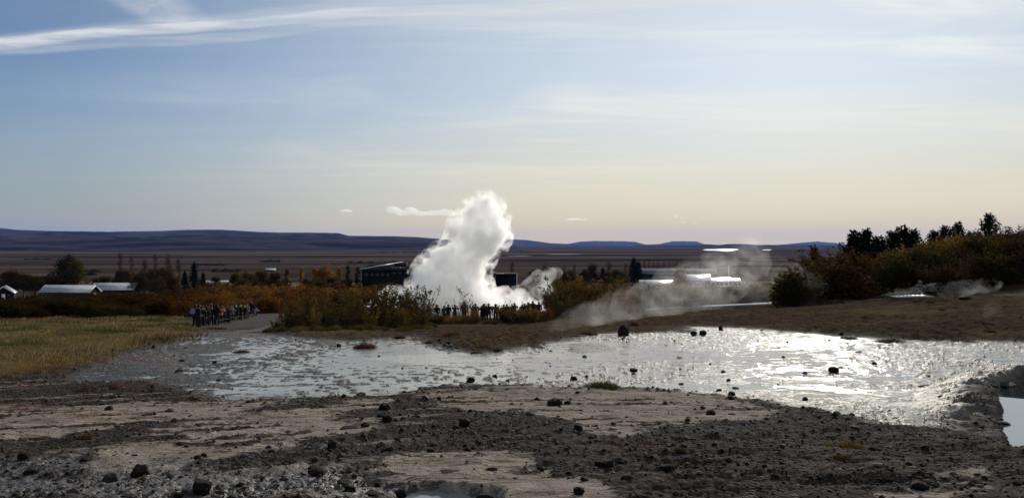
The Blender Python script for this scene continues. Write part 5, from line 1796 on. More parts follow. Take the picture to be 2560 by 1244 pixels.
tube_obj('rope', [(rope, 0.014, 0.014)], M_ROPE, rb)

# ---------------------------------------------------------------- buildings and cars of the village
M_ROOF_L = simple_mat('light_metal_roof', (0.42, 0.45, 0.48), 0.38, 0.35, var=0.12, scale=0.8)
M_ROOF_B = simple_mat('bright_metal_roof', (0.62, 0.63, 0.64), 0.30, 0.5, var=0.08, scale=0.8)
M_ROOF_G = simple_mat('grey_sheet_roof', (0.15, 0.155, 0.165), 0.8, 0.0, 0.0, var=0.15, scale=0.5)
M_ROOF_D = simple_mat('dark_felt_roof', (0.03, 0.03, 0.033), 0.9, 0.0, 0.0, var=0.15, scale=0.5)
M_WALL_D = simple_mat('dark_timber_wall', (0.010, 0.0095, 0.010), 0.9, spec=0.1, var=0.3, scale=2.0)
M_WALL_B = simple_mat('blue_black_wall', (0.008, 0.009, 0.014), 0.8, spec=0.1, var=0.3, scale=1.0)
M_WALL_W = simple_mat('white_wall', (0.62, 0.62, 0.62), 0.7, var=0.05, scale=1.0)
M_TRIM = simple_mat('white_painted_trim', (0.70, 0.70, 0.68), 0.6)
M_PANE = simple_mat('window_glass', (0.02, 0.024, 0.03), 0.05)


def box(name, x0, x1, y0, y1, z0, z1, mat, parent, bev=0.0):
    v = [(x, y, z) for x in (x0, x1) for y in (y0, y1) for z in (z0, z1)]
    f = [(0, 1, 3, 2), (4, 6, 7, 5), (0, 4, 5, 1), (2, 3, 7, 6), (0, 2, 6, 4), (1, 5, 7, 3)]
    return mesh_obj(name, v, f, mat, parent)


def window(parent, x, z, w, h, y, axis='y'):
    """frame and recessed pane on a wall facing the camera (-y) or sideways (+x)"""
    if axis == 'y':
        fr = [box('window', x - w / 2, x + w / 2, y - 0.05, y + 0.02, z - h / 2, z + h / 2, M_WALL_D, parent)]
        box('pane', x - w / 2 + 0.08, x + w / 2 - 0.08, y - 0.06, y - 0.052, z - h / 2 + 0.08, z + h / 2 - 0.08, M_PANE, fr[0])
    else:
        fr = [box('window', y - 0.02, y + 0.05, x - w / 2, x + w / 2, z - h / 2, z + h / 2, M_WALL_D, parent)]
        box('pane', y + 0.052, y + 0.06, x - w / 2 + 0.08, x + w / 2 - 0.08, z - h / 2 + 0.08, z + h / 2 - 0.08, M_PANE, fr[0])


def house(px, t, L, D, eave, ridge, rot, roof, wall, label, name='house', trim=True, windows=4, group=None, lift=0.0, door=True):
    """ridge runs along local x; L long, D deep"""
    x = (px - CX) / F * t
    zb = float(base(x, t)) + lift
    root = empty(name, (x, t, zb))
    root.rotation_euler = (0, 0, R(rot))
    tag(root, label, 'house' if name == 'house' else 'building', group)
    l, d = L / 2, D / 2
    v = [(-l, -d, -2), (l, -d, -2), (l, d, -2), (-l, d, -2), (-l, -d, eave), (l, -d, eave), (l, d, eave), (-l, d, eave), (-l, 0, ridge), (l, 0, ridge)]
    me = bpy.data.meshes.new('wall')
    me.from_pydata(v, [], [(0, 1, 5, 4), (2, 3, 7, 6), (1, 2, 6, 9, 5), (3, 0, 4, 8, 7), (4, 5, 9, 8), (6, 7, 8, 9)])
    me.materials.append(wall)
    w = bpy.data.objects.new('wall', me)
    COL.objects.link(w)
    w.parent = root
    ov = 0.35
    k = (ridge - eave) / d
    for s in (-1, 1):
        ye, ze = s * (d + ov), eave - k * ov
        a = [(-l - ov, ye, ze + 0.05), (l + ov, ye, ze + 0.05), (l + ov, 0, ridge + 0.05), (-l - ov, 0, ridge + 0.05)]
        b = [(p[0], p[1], p[2] + 0.16) for p in a]
        mesh_obj('roof', a + b, [(0, 3, 2, 1), (4, 5, 6, 7), (0, 1, 5, 4), (1, 2, 6, 5), (2, 3, 7, 6), (3, 0, 4, 7)], roof, root)
        if trim:
            for sx in (-1, 1):
                xx = sx * (l + ov + 0.03)
                a = [(xx - 0.04, ye, ze - 0.10), (xx + 0.04, ye, ze - 0.10), (xx + 0.04, 0, ridge - 0.10), (xx - 0.04, 0, ridge - 0.10)]
                b = [(p[0], p[1], p[2] + 0.34) for p in a]
                mesh_obj('barge_board', a + b, [(0, 3, 2, 1), (4, 5, 6, 7), (0, 1, 5, 4), (1, 2, 6, 5), (2, 3, 7, 6), (3, 0, 4, 7)], M_TRIM, root)
    for i in range(windows):
        xx = -l + L * (i + 0.5) / windows
        window(root, xx, eave * 0.55, 1.2, 1.1, -d - 0.01)
    if door:
        box('door', l + 0.005, l + 0.06, -0.5, 0.5, 0.0, 2.05, M_TRIM, root)
        window(root, d * 0.5, eave * 0.6, 0.9, 1.0, l + 0.01, 'x')
    return root


house(12, 270, 9, 6.0, 2.4, 4.5, -62, M_ROOF_L, M_WALL_D, 'dark gabled cabin with pale blue roof at the meadow end of the village', windows=2)
house(176, 285, 18.5, 7.0, 2.6, 4.8, -4, M_ROOF_L, M_WALL_D, 'long low house with bright metal roof behind the rust thicket', windows=6)
house(290, 300, 15.0, 7.0, 3.4, 5.7, 6, M_ROOF_L, M_WALL_B, 'shorter bright roofed house partly behind trees next to the long one', windows=4)
house(543, 330, 8.5, 6.0, 5.3, 6.9, 3, M_ROOF_L, M_WALL_D, 'small house whose pale roof shows over the rust thicket', windows=3)
house(677, 800, 9.0, 6.0, 1.3, 2.8, 3, M_ROOF_L, M_WALL_D, 'far white hut alone on the plain above the golden hedge', windows=2)

# dark flat-roofed hall behind the plume
T0 = 252.0
x0 = (905 - CX) / F * T0
x1 = (1112 - CX) / F * T0
zb = float(base((x0 + x1) / 2, T0))
hall = empty('hall', (x0, T0, zb))
tag(hall, 'dark flat roofed hall half covered by the steam plume', 'building')
W_, Z_ = x1 - x0, (HY - 673.0) / F * T0 - zb
box('wall', 0, W_, 0, 16, -2, Z_ - 0.3, M_WALL_D, hall)
v = [(-0.6, -0.8, Z_ - 0.3), (W_ + .6, -0.8, Z_ - 0.3), (W_ + .6, 17, Z_ + 0.9), (-0.6, 17, Z_ + 0.9)]
b = [(p[0], p[1], p[2] + 0.3) for p in v]
mesh_obj('roof', v + b, [(0, 3, 2, 1), (4, 5, 6, 7), (0, 1, 5, 4), (1, 2, 6, 5), (2, 3, 7, 6), (3, 0, 4, 7)], M_ROOF_D, hall)
v = [(-0.7, -0.7, Z_ + 0.02), (-0.4, -0.9, Z_ + 0.02), (10.9, 15.9, Z_ + 1.95), (10.5, 16.1, Z_ + 1.95)]
b = [(p[0], p[1], p[2] + 0.16) for p in v]
mesh_obj('roof_edge', v + b, [(0, 3, 2, 1), (4, 5, 6, 7), (0, 1, 5, 4), (1, 2, 6, 5), (2, 3, 7, 6), (3, 0, 4, 7)], M_ROOF_B, hall)
box('roof_house', 9.2, 13.0, 9, 13, Z_ + 0.3, Z_ + 1.7, M_WALL_D, hall)
for k in range(4):
    vb = box('roof_vent', 9.4 + 1.15 * k, 9.9 + 1.15 * k, 1.0, 1.5, Z_ + 0.08, Z_ + 0.55, M_WALL_D, hall)
    box('vent_cap', 9.3 + 1.15 * k, 10.0 + 1.15 * k, 0.9, 1.6, Z_ + 0.56, Z_ + 0.62, M_ROOF_B, vb)
for k in range(2):
    window(hall, 10.2 + 1.9 * k, Z_ - 1.3, 1.7, 1.6, -0.01)
for k in range(5):
    window(hall, 1.4 + 1.7 * k, Z_ - 1.9, 1.2, 1.8, -0.01)
for k in range(4):
    window(hall, 15.6 + 2.4 * k, Z_ - 1.9, 1.6, 1.8, -0.01)
# canopy wing on the other side of the plume
T0 = 268.0
x0 = (1180 - CX) / F * T0
zb = float(base(x0 + 8, T0))
wing = empty('pavilion', (x0, T0, zb))
tag(wing, 'low dark pavilion with white posted canopy beyond the plume', 'building')
Z_ = (HY - 681.0) / F * T0 - zb
box('wall', 0, 8.0, 0, 10, -2, Z_ - 0.4, M_WALL_B, wing)
v = [(-0.5, -0.6, Z_ - 0.35), (8.4, -0.6, Z_ - 0.35), (8.4, 10, Z_ - 0.35), (-0.5, 10, Z_ - 0.35), (1.5, 4, Z_ + 1.3), (5.2, 4, Z_ + 1.3)]
me = bpy.data.meshes.new('roof')
me.from_pydata(v, [], [(0, 1, 5, 4), (1, 2, 5), (2, 3, 4, 5), (3, 0, 4), (3, 2, 1, 0)])
me.materials.append(M_ROOF_G)
o = bpy.data.objects.new('roof', me)
COL.objects.link(o)
o.parent = wing
box('canopy', 8.2, 15.6, -1.2, 5, Z_ - 0.45, Z_ - 0.25, M_ROOF_G, wing)
box('wall', 8.05, 15.3, 3.6, 4.4, -2, Z_ - 0.47, M_WALL_B, wing)
box('fascia', 8.45, 11.0, -1.4, -1.22, Z_ - 0.42, Z_ - 0.10, M_TRIM, wing)
for k, xx in enumerate((9.0, 12.2, 15.3)):
    box('post', xx, xx + 0.22, -1.15, -0.95, -1, Z_ - 0.46, M_TRIM if k == 2 else M_WALL_D, wing)
for k in range(4):
    window(wing, 1.2 + 1.9 * k, Z_ - 1.3, 1.5, 1.1, -0.01)

# long hall and bright roofs of the hotel
house(1682, 575, 62, 15, 6.0, 9.6, -3, M_ROOF_G, M_WALL_D, 'long grey roofed hall with white gable edge beyond the orange thicket', 'hotel_hall', windows=14)
house(1738, 430, 15.5, 9, 5.6, 8.4, -10, M_ROOF_B, M_WALL_D, 'gabled building with blazing bright metal roof by the drifting steam', 'gabled_building', windows=5)
house(1640, 440, 18, 7, 3.4, 5.4, -2, M_ROOF_B, M_WALL_W, 'low white building just above the orange birch thicket', 'low_building', windows=6)
T0 = 425.0
x0 = (1790 - CX) / F * T0
zb = float(base(x0, T0))
ct_ = empty('glass_house', (x0, T0, zb))
tag(ct_, 'white glazed hothouse shining through the drifting steam', 'building')
Z_ = (HY - 697.0) / F * T0 - zb
box('wall', -15, 14, 0, 7, -2, Z_ - 1.6, M_WALL_W, ct_)
v = [(-15.3, -0.3, Z_ - 1.58), (14.3, -0.3, Z_ - 1.58), (14.3, 7.3, Z_ + 0.1), (-15.3, 7.3, Z_ + 0.1)]
b = [(p[0], p[1], p[2] + 0.12) for p in v]
mesh_obj('roof', v + b, [(0, 3, 2, 1), (4, 5, 6, 7), (0, 1, 5, 4), (1, 2, 6, 5), (2, 3, 7, 6), (3, 0, 4, 7)], M_ROOF_B, ct_)
for k in range(12):
    window(ct_, -13.6 + 2.4 * k, Z_ - 2.7, 1.9, 1.5, -0.01)
x0 = (1808 - CX) / F * 440
fl = house(1806, 445, 8.0, 6, 6.2, 7.0, 0, M_ROOF_B, M_WALL_D, 'low annex with shining flat roof edge below the flagpole', 'annex', trim=False, windows=2)
x, y, z = on(1822, 438)
fp = empty('flagpole', (x, y, z))
tag(fp, 'tall white flagpole rising from the bright roofs', 'flagpole')
tube_obj('pole', [([(0, 0, 0), (0, 0, (HY - 664) / F * 438 - z)], 0.12, 0.09)], M_TRIM, fp)
box('foot_plate', -0.4, 0.4, -0.4, 0.4, -0.2, 0.12, M_ROOF_G, fp)


# parked cars and a van
def car_parts(van=False):
    M_T = simple_mat('tyre_rubber', (0.015, 0.015, 0.015), 0.9)
    if van:
        prof = [(-2.4, 0.35), (-2.4, 1.0), (-2.35, 2.1), (1.2, 2.15), (1.75, 1.35), (2.4, 1.15), (2.45, 0.35)]
        glass = [(-2.0, 1.25), (-2.0, 1.95), (1.1, 1.98), (1.55, 1.35)]
        wd = 0.95
    else:
        prof = [(-2.1, 0.32), (-2.15, 0.85), (-1.9, 0.98), (-1.35, 1.42), (0.35, 1.45), (1.05, 1.0), (1.95, 0.88), (2.12, 0.7), (2.12, 0.32)]
        glass = [(-1.55, 0.98), (-1.22, 1.36), (0.28, 1.38), (0.82, 1.0)]
        wd = 0.86
    n = len(prof)
    v = [(x, -wd, z) for x, z in prof] + [(x, wd, z) for x, z in prof]
    me = bpy.data.meshes.new('body')
    me.from_pydata(v, [], [tuple(range(n)), tuple(range(2 * n - 1, n - 1, -1))] + [(i, i + n, (i + 1) % n + n, (i + 1) % n) for i in range(n)])
    g = len(glass)
    gl = []
    for s in (-1, 1):
        gm = bpy.data.meshes.new('side_window')
        gm.from_pydata([(x, s * (wd + 0.012), z) for x, z in glass], [], [tuple(range(g))])
        gm.materials.append(M_PANE)
        gl.append(gm)
    wh = []
    for sx in (-1.3, 1.35):
        for s in (-1, 1):
            bm = bmesh.new()
            bmesh.ops.create_cone(bm, cap_ends=True, segments=14, radius1=0.33, radius2=0.33, depth=0.2, matrix=Matrix.Translation((sx, s * (wd - 0.05), 0.33)) @ Matrix.Rotation(R(90), 4, 'X'))
            wm = bpy.data.meshes.new('wheel')
            bm.to_mesh(wm)
            bm.free()
            wm.materials.append(M_T)
            wh.append(wm)
    return me, gl, wh


M_CAR = object_color_mat('car_paint', 0.25)
CARM = car_parts()
VANM = car_parts(True)
CARM[0].materials.append(M_CAR)
VANM[0].materials.append(M_CAR)
for px, t, parts, col, rot, lb in ((1446, 590, VANM, (0.7, 0.7, 0.7), 8, 'white van parked first in the row beyond the orange thicket'), (1461, 600, CARM, (0.6, 0.6, 0.6), 12, 'white car parked beside the white van'), (1492, 585, CARM, (0.45, 0.42, 0.38), 60, 'pale car parked by the dark round tree'),
                                   (1542, 560, VANM, (0.66, 0.66, 0.66), 4, 'white van parked before the long grey hall'), (1553, 566, CARM, (0.5, 0.5, 0.5), 5, 'pale grey car parked next to the hall van'), (1476, 605, CARM, (0.02, 0.02, 0.025), 10, 'dark car parked between the pale cars')):
    x, y, z = on(px, t)
    c = empty('parked_van' if parts is VANM else 'parked_car', (x, y, z))
    c.rotation_euler = (0, 0, R(rot))
    tag(c, lb, 'van' if parts is VANM else 'car', 'vehicles parked beyond the orange thicket')
    for nm, ms in (('body', [parts[0]]), ('side_window', parts[1]), ('wheel', parts[2])):
        for mm in ms:
            o = bpy.data.objects.new(nm, mm)
            COL.objects.link(o)
            o.parent = c
            o.color = (*col, 1)

# ---------------------------------------------------------------- stones, tufts, rubble, meadow grass
def rock_material(name, a, b, rough, spec=0.35):
    m, T = new_mat(name)
    P = T.n('ShaderNodeTexCoord').outputs['Object']
    oi = T.n('ShaderNodeObjectInfo')
    n = T.noise(P, 3.0, 6.0, 0.65, 0.3)
    n2 = T.noise(P, 14.0, 5.0, 0.65)
    c = T.mix(T.ss(n, 0.3, 0.7), a, b)
    c = T.mix(T.ss(n2, 0.55, 0.75, 0, 0.5), c, tuple(v * 2.0 for v in b))
    c = T.mix(1.0, c, oi.outputs['Color'], 'MULTIPLY')
    h = T.math('ADD', T.math('MULTIPLY', n, 0.12), T.math('MULTIPLY', n2, 0.05))
    bp = T.n('ShaderNodeBump', {'Strength': 0.8, 'Distance': 0.4, 'Height': h})
    p = T.n('ShaderNodeBsdfPrincipled', {'Base Color': c, 'Roughness': T.math('MULTIPLY_ADD', n2, 0.2, rough - 0.1), 'Normal': bp, 'Specular IOR Level': spec})
    T.n('ShaderNodeOutputMaterial', {'Surface': p})
    return m


M_ROCK = rock_material('dark_basalt', (0.007, 0.0062, 0.006), (0.020, 0.017, 0.0155), 0.85, 0.1)


def rock_proto(seed, flat=0.7, subdiv=3):
    """broken block: a ball cut by random planes, edges worn, surface pitted; half width 1"""
    r = random.Random(seed)
    bm = bmesh.new()
    bmesh.ops.create_icosphere(bm, subdivisions=subdiv, radius=1.0)
    planes = [(Vector((r.gauss(0, 1), r.gauss(0, 1), r.gauss(0, 0.7))).normalized(), r.uniform(0.55, 0.85)) for _ in range(9)]
    off = Vector((seed * 3.1, seed * 7.7, 1.3))
    sx, sy = r.uniform(0.85, 1.15), r.uniform(0.65, 1.0)
    for v in bm.verts:
        p = v.co.copy()
        for n, d in planes:
            k = p.dot(n)
            if k > d:
                p -= n * (k - d) * 0.92
        p *= 1 + 0.16 * mnoise.noise(p * 1.6 + off) + 0.09 * mnoise.noise(p * 4.2 + off)
        p = Vector((p.x * sx * 1.15, p.y * sy * 1.15, p.z * flat))
        p.z = p.z + flat * 0.55
        if p.z < -0.12:
            p.z = -0.12
        v.co = p
    me = bpy.data.meshes.new('rock')
    bm.to_mesh(me)
    bm.free()
    me.materials.append(M_ROCK)
    return me


ROCKS = [rock_proto(400 + k, f) for k, f in enumerate((0.9, 0.75, 0.65, 0.8, 0.55, 0.7, 1.0, 0.6))]
SLABS = [rock_proto(430 + k, f) for k, f in enumerate((0.22, 0.28, 0.18, 0.25))]
STAND = rock_proto(450, 1.45, 4)
SMALL = [rock_proto(460 + k, f, 2) for k, f in enumerate((0.7, 0.5, 0.8, 0.35, 0.6, 0.45))]


def rock(px, py, w, kind, label, col=(1, 1, 1), name='rock', group=None, me=None, cat='rock'):
    x, y, z = at(px, py)
    s = w / F * y / 2.0
    protos = {'r': ROCKS, 's': SLABS, 'm': SMALL}[kind] if me is None else [me]
    o = bpy.data.objects.new(name, protos[RND.randrange(len(protos))])
    COL.objects.link(o)
    wl = gz_at(x, y)
    o.location = (x, y, wl - 0.14 * s)
    o.scale = (s, s * RND.uniform(0.9, 1.1), s * RND.uniform(0.9, 1.1))
    o.rotation_euler = (R(RND.uniform(-6, 6)), R(RND.uniform(-6, 6)), RND.uniform(0, 6.28))
    o.color = (*col, 1)
    return tag(o, label, cat, group)


RK = [(847, 865, 13, 'r', 'small square rock alone in the shallow film below the bush island'), (1123, 864, 12, 'r', 'dark rock standing in the film off the mossy spit'), (1124, 881, 15, 's', 'flat dark rock just before the mossy spit'),
      (1175, 955, 27, 'r', 'dark lump of rock in the film near the dark gravel tongue'), (1112, 961, 20, 's', 'flat dark stone in the film beside the dark rock lump'), (902, 993, 27, 'r', 'blocky dark rock on the shore of the film with a stick behind'),
      (968, 962, 10, 'm', 'small dark stone in the film between two shore rocks'), (822, 993, 10, 'm', 'small dark stone along the shore before the blocky rock'), (761, 994, 10, 'm', 'small stone at the start of the shore stones'), (787, 930, 14, 's', 'thin dark stone lying in the open film'),
      (1237, 942, 16, 'r', 'dark rock in the film beyond the gravel tongue'), (1268, 953, 12, 'm', 'dark stone at the tip of the gravel tongue'), (960, 1032, 36, 'r', 'large square dark rock on the rubble above the pale crust'), (970, 1064, 34, 'r', 'large dark rock in front of the square one'),
      (950, 1056, 16, 'r', 'knobbly dark rock touching the two large rubble rocks'), (1008, 1056, 12, 'r', 'small brown rock past the two large rubble rocks'), (870, 1076, 46, 's', 'dark low ledge of rock on the pale crust edge'), (912, 1073, 26, 'r', 'dark rock at the end of the low ledge'),
      (1160, 1074, 36, 'r', 'wide low dark rock before the pale crust sheet'), (1178, 1042, 19, 'r', 'pointed dark rock above the wide low rock'), (1098, 1003, 15, 'r', 'dark stone close to the shore on flat crust'), (1014, 1009, 28, 's', 'thin dark slab on the crust near the shore'),
      (972, 1138, 34, 'r', 'dark cone shaped rock in the brown rubble'), (1076, 1134, 20, 'r', 'dark pointed rock above the lower crust sheet'), (1100, 1138, 16, 'r', 'low brown rock next to the pointed rock'), (1155, 1136, 30, 's', 'long low dark stone past the pointed rock'),
      (1170, 1134, 18, 'r', 'dark rock leaning on the long low stone'), (1236, 1124, 22, 'r', 'brown dark rock in the middle of the gravel'), (1004, 1222, 34, 'r', 'round black boulder beside the puddle'), (714, 1240, 46, 'r', 'big black boulder at the bottom edge of the picture'),
      (757, 1226, 30, 'r', 'blue grey boulder beside the big black boulder'), (872, 1232, 34, 'r', 'dark boulder on the puddle shore'), (935, 1236, 42, 's', 'broken dark slab on the puddle shore'), (945, 1206, 20, 'r', 'small dark rock behind the broken slab'),
      (858, 1206, 40, 'r', 'grey topped boulder in the wet rubble'), (790, 1188, 44, 'r', 'low dark boulder behind the grey topped boulder'), (868, 1216, 18, 'm', 'small rock under the grey topped boulder'), (1122, 1187, 66, 's', 'long thin dark slab on the lower pale crust'),
      (1075, 1222, 46, 's', 'tilted dark slab rising from the puddle end'), (1210, 1226, 52, 's', 'flat dark ledge along the lower puddle'), (786, 1134, 34, 'r', 'brown rock cluster head on the rubble strip'), (830, 1134, 30, 'r', 'second rock of the brown rubble strip'),
      (350, 1184, 40, 'r', 'large brown dark rock with rough top on the crust edge'), (218, 1154, 34, 'r', 'dark rock on damp ground behind the long slab'), (168, 1178, 48, 's', 'dark long slab on damp rubble'), (184, 1232, 38, 'r', 'dark boulder with pale side near the bottom edge'),
      (60, 1150, 28, 'r', 'dark rock near the frame edge'), (72, 1180, 28, 'r', 'squat dark rock before the frame edge rock'), (275, 1202, 34, 'r', 'low dark rock beyond the pale sided boulder'), (505, 1222, 50, 'r', 'dark pile of rock at the wet bottom edge'),
      (600, 1206, 26, 'r', 'dark rock in shallow wet ground'), (575, 1212, 22, 'r', 'dark rock close to the shallow wet rock'), (447, 1232, 24, 'r', 'blue dark rock at the bottom edge of damp ground'), (495, 1156, 22, 'r', 'dark rock at the end of the brown strip'), (510, 1150, 18, 'r', 'small dark rock by the brown strip end'),
      (315, 1062, 24, 'r', 'dark low rock alone on the pale crust'), (272, 1030, 20, 'r', 'grey rock at the upper edge of the pale crust'), (255, 1018, 14, 'm', 'small grey rock above the pale crust'), (208, 1004, 20, 's', 'flat stone on the grey gravel by red moss'), (620, 1011, 16, 'r', 'dark stone at the corner of the film and crust'),
      (546, 950, 14, 'r', 'dark stone in the blue film before the shore stones'), (558, 990, 12, 'm', 'small stone at the shallow corner of the film'), (455, 905, 13, 'r', 'dark stone between the two bluish arms of water'), (448, 930, 17, 'r', 'rounded stone at the mud islet'), (535, 907, 12, 'r', 'stone in the film past the mud islet'),
      (1558, 838, 25, 'stand', 'upright brown standing rock at the far shore'), (1735, 838, 20, 'r', 'dark broken rock in the film beyond the standing rock'), (1758, 836, 24, 'r', 'mossy dark rock joined to the broken rock'), (1803, 826, 13, 'stand', 'small dark peg shaped rock on the far shore'),
      (1585, 928, 20, 'r', 'dark block in the glittering film'), (1582, 934, 11, 'm', 'small stone under the dark block'), (1434, 948, 19, 'r', 'dark stone in the film toward the gravel tongue'), (1466, 941, 11, 'm', 'small stone past the gravel tongue stone'), (1702, 893, 20, 's', 'thin arched stone in the middle of the film'),
      (1658, 953, 20, 's', 'flat stone in the film off the pale crust'), (1580, 958, 11, 'm', 'round small stone off the mound of grass'), (1703, 959, 12, 'm', 'small stone off the pale crust'), (1808, 930, 16, 'r', 'dark stone in the bright glitter'), (1822, 952, 14, 'r', 'dark stone lower in the bright glitter'),
      (1838, 969, 20, 's', 'flat stone at the shore of the glitter'), (1798, 978, 17, 'r', 'dark shore stone beside the flat one'), (1828, 989, 22, 'r', 'black rock on the shore of the glitter'), (1390, 1018, 38, 'r', 'angular dark block on the pale crust'), (1420, 1014, 18, 'r', 'small block leaning on the angular block'),
      (1398, 1035, 40, 's', 'dark ledge in front of the angular block'), (1342, 1034, 22, 's', 'low dark slab before the crust ledge'), (1779, 1041, 30, 'r', 'reddish round boulder on the pale crust'), (1720, 1056, 16, 'r', 'small grey block before the reddish boulder'), (1446, 1086, 22, 'r', 'dark wedge rock where gravel meets crust'),
      (1533, 1101, 28, 'r', 'pale grey rock standing on the gravel edge'), (1549, 1088, 13, 'm', 'dark stone touching the pale grey rock'), (1589, 1091, 14, 's', 'flat pale stone past the pale grey rock'), (1352, 1180, 18, 'r', 'dark stone in coarse gravel above the lower crust'), (1514, 1172, 40, 'r', 'shadowy large rock in the coarse gravel'),
      (1550, 1168, 22, 'r', 'smaller rock beside the shadowy large rock'), (1674, 1182, 34, 'r', 'low dark rock in the gravel middle'), (1504, 1206, 30, 's', 'dark flat rock before the shadowy large rock'), (1567, 1214, 36, 's', 'dark sharp edged slab in the gravel'), (1638, 1202, 34, 's', 'reddish brown slab in the gravel'),
      (1460, 1212, 22, 'r', 'black rock at the crust and gravel line'), (1447, 1244, 34, 'r', 'black rock at the bottom edge on pale crust'), (1420, 1196, 18, 'r', 'dark stone above the black crust rock'), (1700, 1122, 16, 's', 'pale flat chip on the dark gravel'), (2012, 1098, 12, 's', 'white flat pebble on the dark gravel'),
      (2145, 879, 22, 's', 'dark stone in the film off the grassy islet'), (2186, 909, 14, 'r', 'dark stone in the glitter past the islet'), (2102, 917, 16, 's', 'low stone in the glitter'), (2084, 929, 24, 'r', 'knotted dark rock in the glitter'), (2012, 932, 12, 'm', 'small stone at the side of the knotted rock'),
      (2322, 968, 46, 's', 'boat shaped flat slab in calm film'), (2350, 1001, 13, 'r', 'small dark stone near the pool rim'), (2014, 999, 14, 'r', 'dark stone in the calm patch of glitter'), (2300, 1230, 38, 'r', 'dark cube shaped block on the pale slab'), (2552, 1222, 34, 'r', 'dark rock at the corner of the frame'),
      (2310, 1146, 18, 'r', 'grey rounded stone on the brown gravel'), (2140, 1082, 34, 's', 'dark thin slab near the gravel shore'), (2414, 1118, 16, 'r', 'dark stone on the rim slope'), (2415, 754, 26, 'r', 'black boulder on the bank below the wooded slope'), (1930, 800, 10, 'm', 'dark stone on the brown bank below the drift'),
      (2104, 838, 14, 'm', 'dark stone on the far shore of the film'), (2014, 833, 10, 'm', 'small dark hump on the far shore')]
for px, py, w, kd, lb in RK:
    col = (1, 1, 1)
    if 'reddish' in lb:
        col = (2.6, 1.7, 1.5)
    elif 'pale' in lb.split(' on ')[0].split(' by ')[0].split(' in ')[0] and 'crust' not in lb.split(' on ')[0] or 'white flat' in lb:
        col = (4.0, 3.7, 3.4)
    elif 'grey' in lb.split(' on ')[0] or 'brown' in lb.split(' in ')[0]:
        col = (1.7, 1.5, 1.35)
    if kd == 'stand':
        rock(px, py, w, 'r', lb, (1.7, 1.35, 1.05), me=STAND)
    else:
        rock(px, py, w, kd, lb, col)
# slabs of the pool rim
for px, py, w, lb in ((2440, 990, 44, 'first grey crust slab of the pool rim'), (2470, 1004, 46, 'second overlapping grey slab of the pool rim'), (2500, 1024, 44, 'tan slab jutting over the pool water'), (2522, 1046, 40, 'grey slab stepping down the pool rim'),
                      (2548, 1066, 44, 'grey slab low on the pool rim'), (2470, 986, 60, 'thin slab reaching out across the pool inlet'), (2510, 976, 50, 'flat dark crust plate at the pool inlet')):
    rock(px, py, w, 's', lb, (2.4, 2.25, 2.15), 'crust_slab', 'crust slabs round the pool', cat='slab')


def in_poly(px, py, pts):
    ins = False
    n = len(pts)
    for i in range(n):
        ax, ay = pts[i]
        bx, by = pts[(i + 1) % n]
        if (ay > py) != (by > py) and px < (bx - ax) * (py - ay) / (by - ay) + ax:
            ins = not ins
    return ins


# scattered loose stones, the larger ones each an object
FIELDS = [([(700, 1040), (1000, 1010), (1330, 1040), (1450, 1090), (1330, 1130), (1100, 1126), (900, 1190), (700, 1180), (840, 1090)], 44, 6, 17, 'stone lying loose in the brown rubble belt'),
          ([(1330, 1130), (1500, 1096), (1900, 1050), (2250, 1100), (2420, 1160), (2200, 1240), (1560, 1244), (1480, 1216)], 44, 6, 18, 'stone lying loose on the wide dark gravel'),
          ([(0, 1130), (300, 1110), (520, 1160), (900, 1190), (960, 1244), (0, 1244)], 46, 7, 22, 'stone lying loose on the damp dark rubble'),
          ([(200, 970), (560, 950), (900, 985), (640, 1000), (300, 1010), (60, 1000)], 26, 5, 11, 'stone lying loose on the grey shore gravel'),
          ([(480, 890), (1000, 870), (1500, 860), (1900, 900), (2300, 980), (1900, 1000), (1500, 950), (1000, 960), (620, 970)], 30, 3, 7, 'stone poking from the thin film of water')]
for pts, n, w0, w1, lb in FIELDS:
    k = 0
    while k < n:
        px, py = RND.uniform(min(p[0] for p in pts), max(p[0] for p in pts)), RND.uniform(min(p[1] for p in pts), max(p[1] for p in pts))
        if not in_poly(px, py, pts):
            continue
        w = w0 + (w1 - w0) * RND.random() ** 4
        x, y, z = at(px, py)
        s = w / F * y / 2
        o = bpy.data.objects.new('stone', RND.choice(SMALL))
        COL.objects.link(o)
        o.location = (x, y, gz_at(x, y) - 0.3 * s)
        o.scale = (s, s, s)
        o.rotation_euler = (R(RND.uniform(-15, 15)), R(RND.uniform(-15, 15)), RND.uniform(0, 6.28))
        sh = RND.choice((1.0, 1.0, 1.3, 1.8, 2.6 if 'gravel' in lb else 1.2))
        o.color = (sh * 1.06, sh * 0.98, sh * 0.92, 1)
        tag(o, lb, 'stone', 'loose stones scattered on the ground')
        k += 1

# uncountable gravel and chips: one mesh
r = NPR
N = 42000
t = 4.2 * np.exp(r.uniform(0, 1, N) ** 0.9 * math.log(30 / 4.2))
a = r.uniform(-0.72, 0.74, N)
gx2, gy2 = a * t, t
Z2 = zones(gx2, gy2)
keep_p = (1 - 0.93 * Z2['pale']) * (1 - 0.975 * Z2['wet']) * (1 - Z2['pool']) * (1 - Z2['grass']) * (1 - 0.8 * Z2['mud']) * (1 - 0.8 * Z2['heath'])
keep_p = keep_p * (0.35 + 0.65 * sstep(-0.25, 0.15, fbm(gx2 * 0.8, gy2 * 1.2, 3, 301)))
kp = r.uniform(0, 1, N) < keep_p
gx2, gy2 = gx2[kp], gy2[kp]
gzz = base(gx2, gy2) + Z2['z'][kp]
n = len(gx2)
size = np.clip(0.0011 * gy2 + 0.006, 0.008, 0.03) * np.exp(r.normal(size=n) * 0.5)
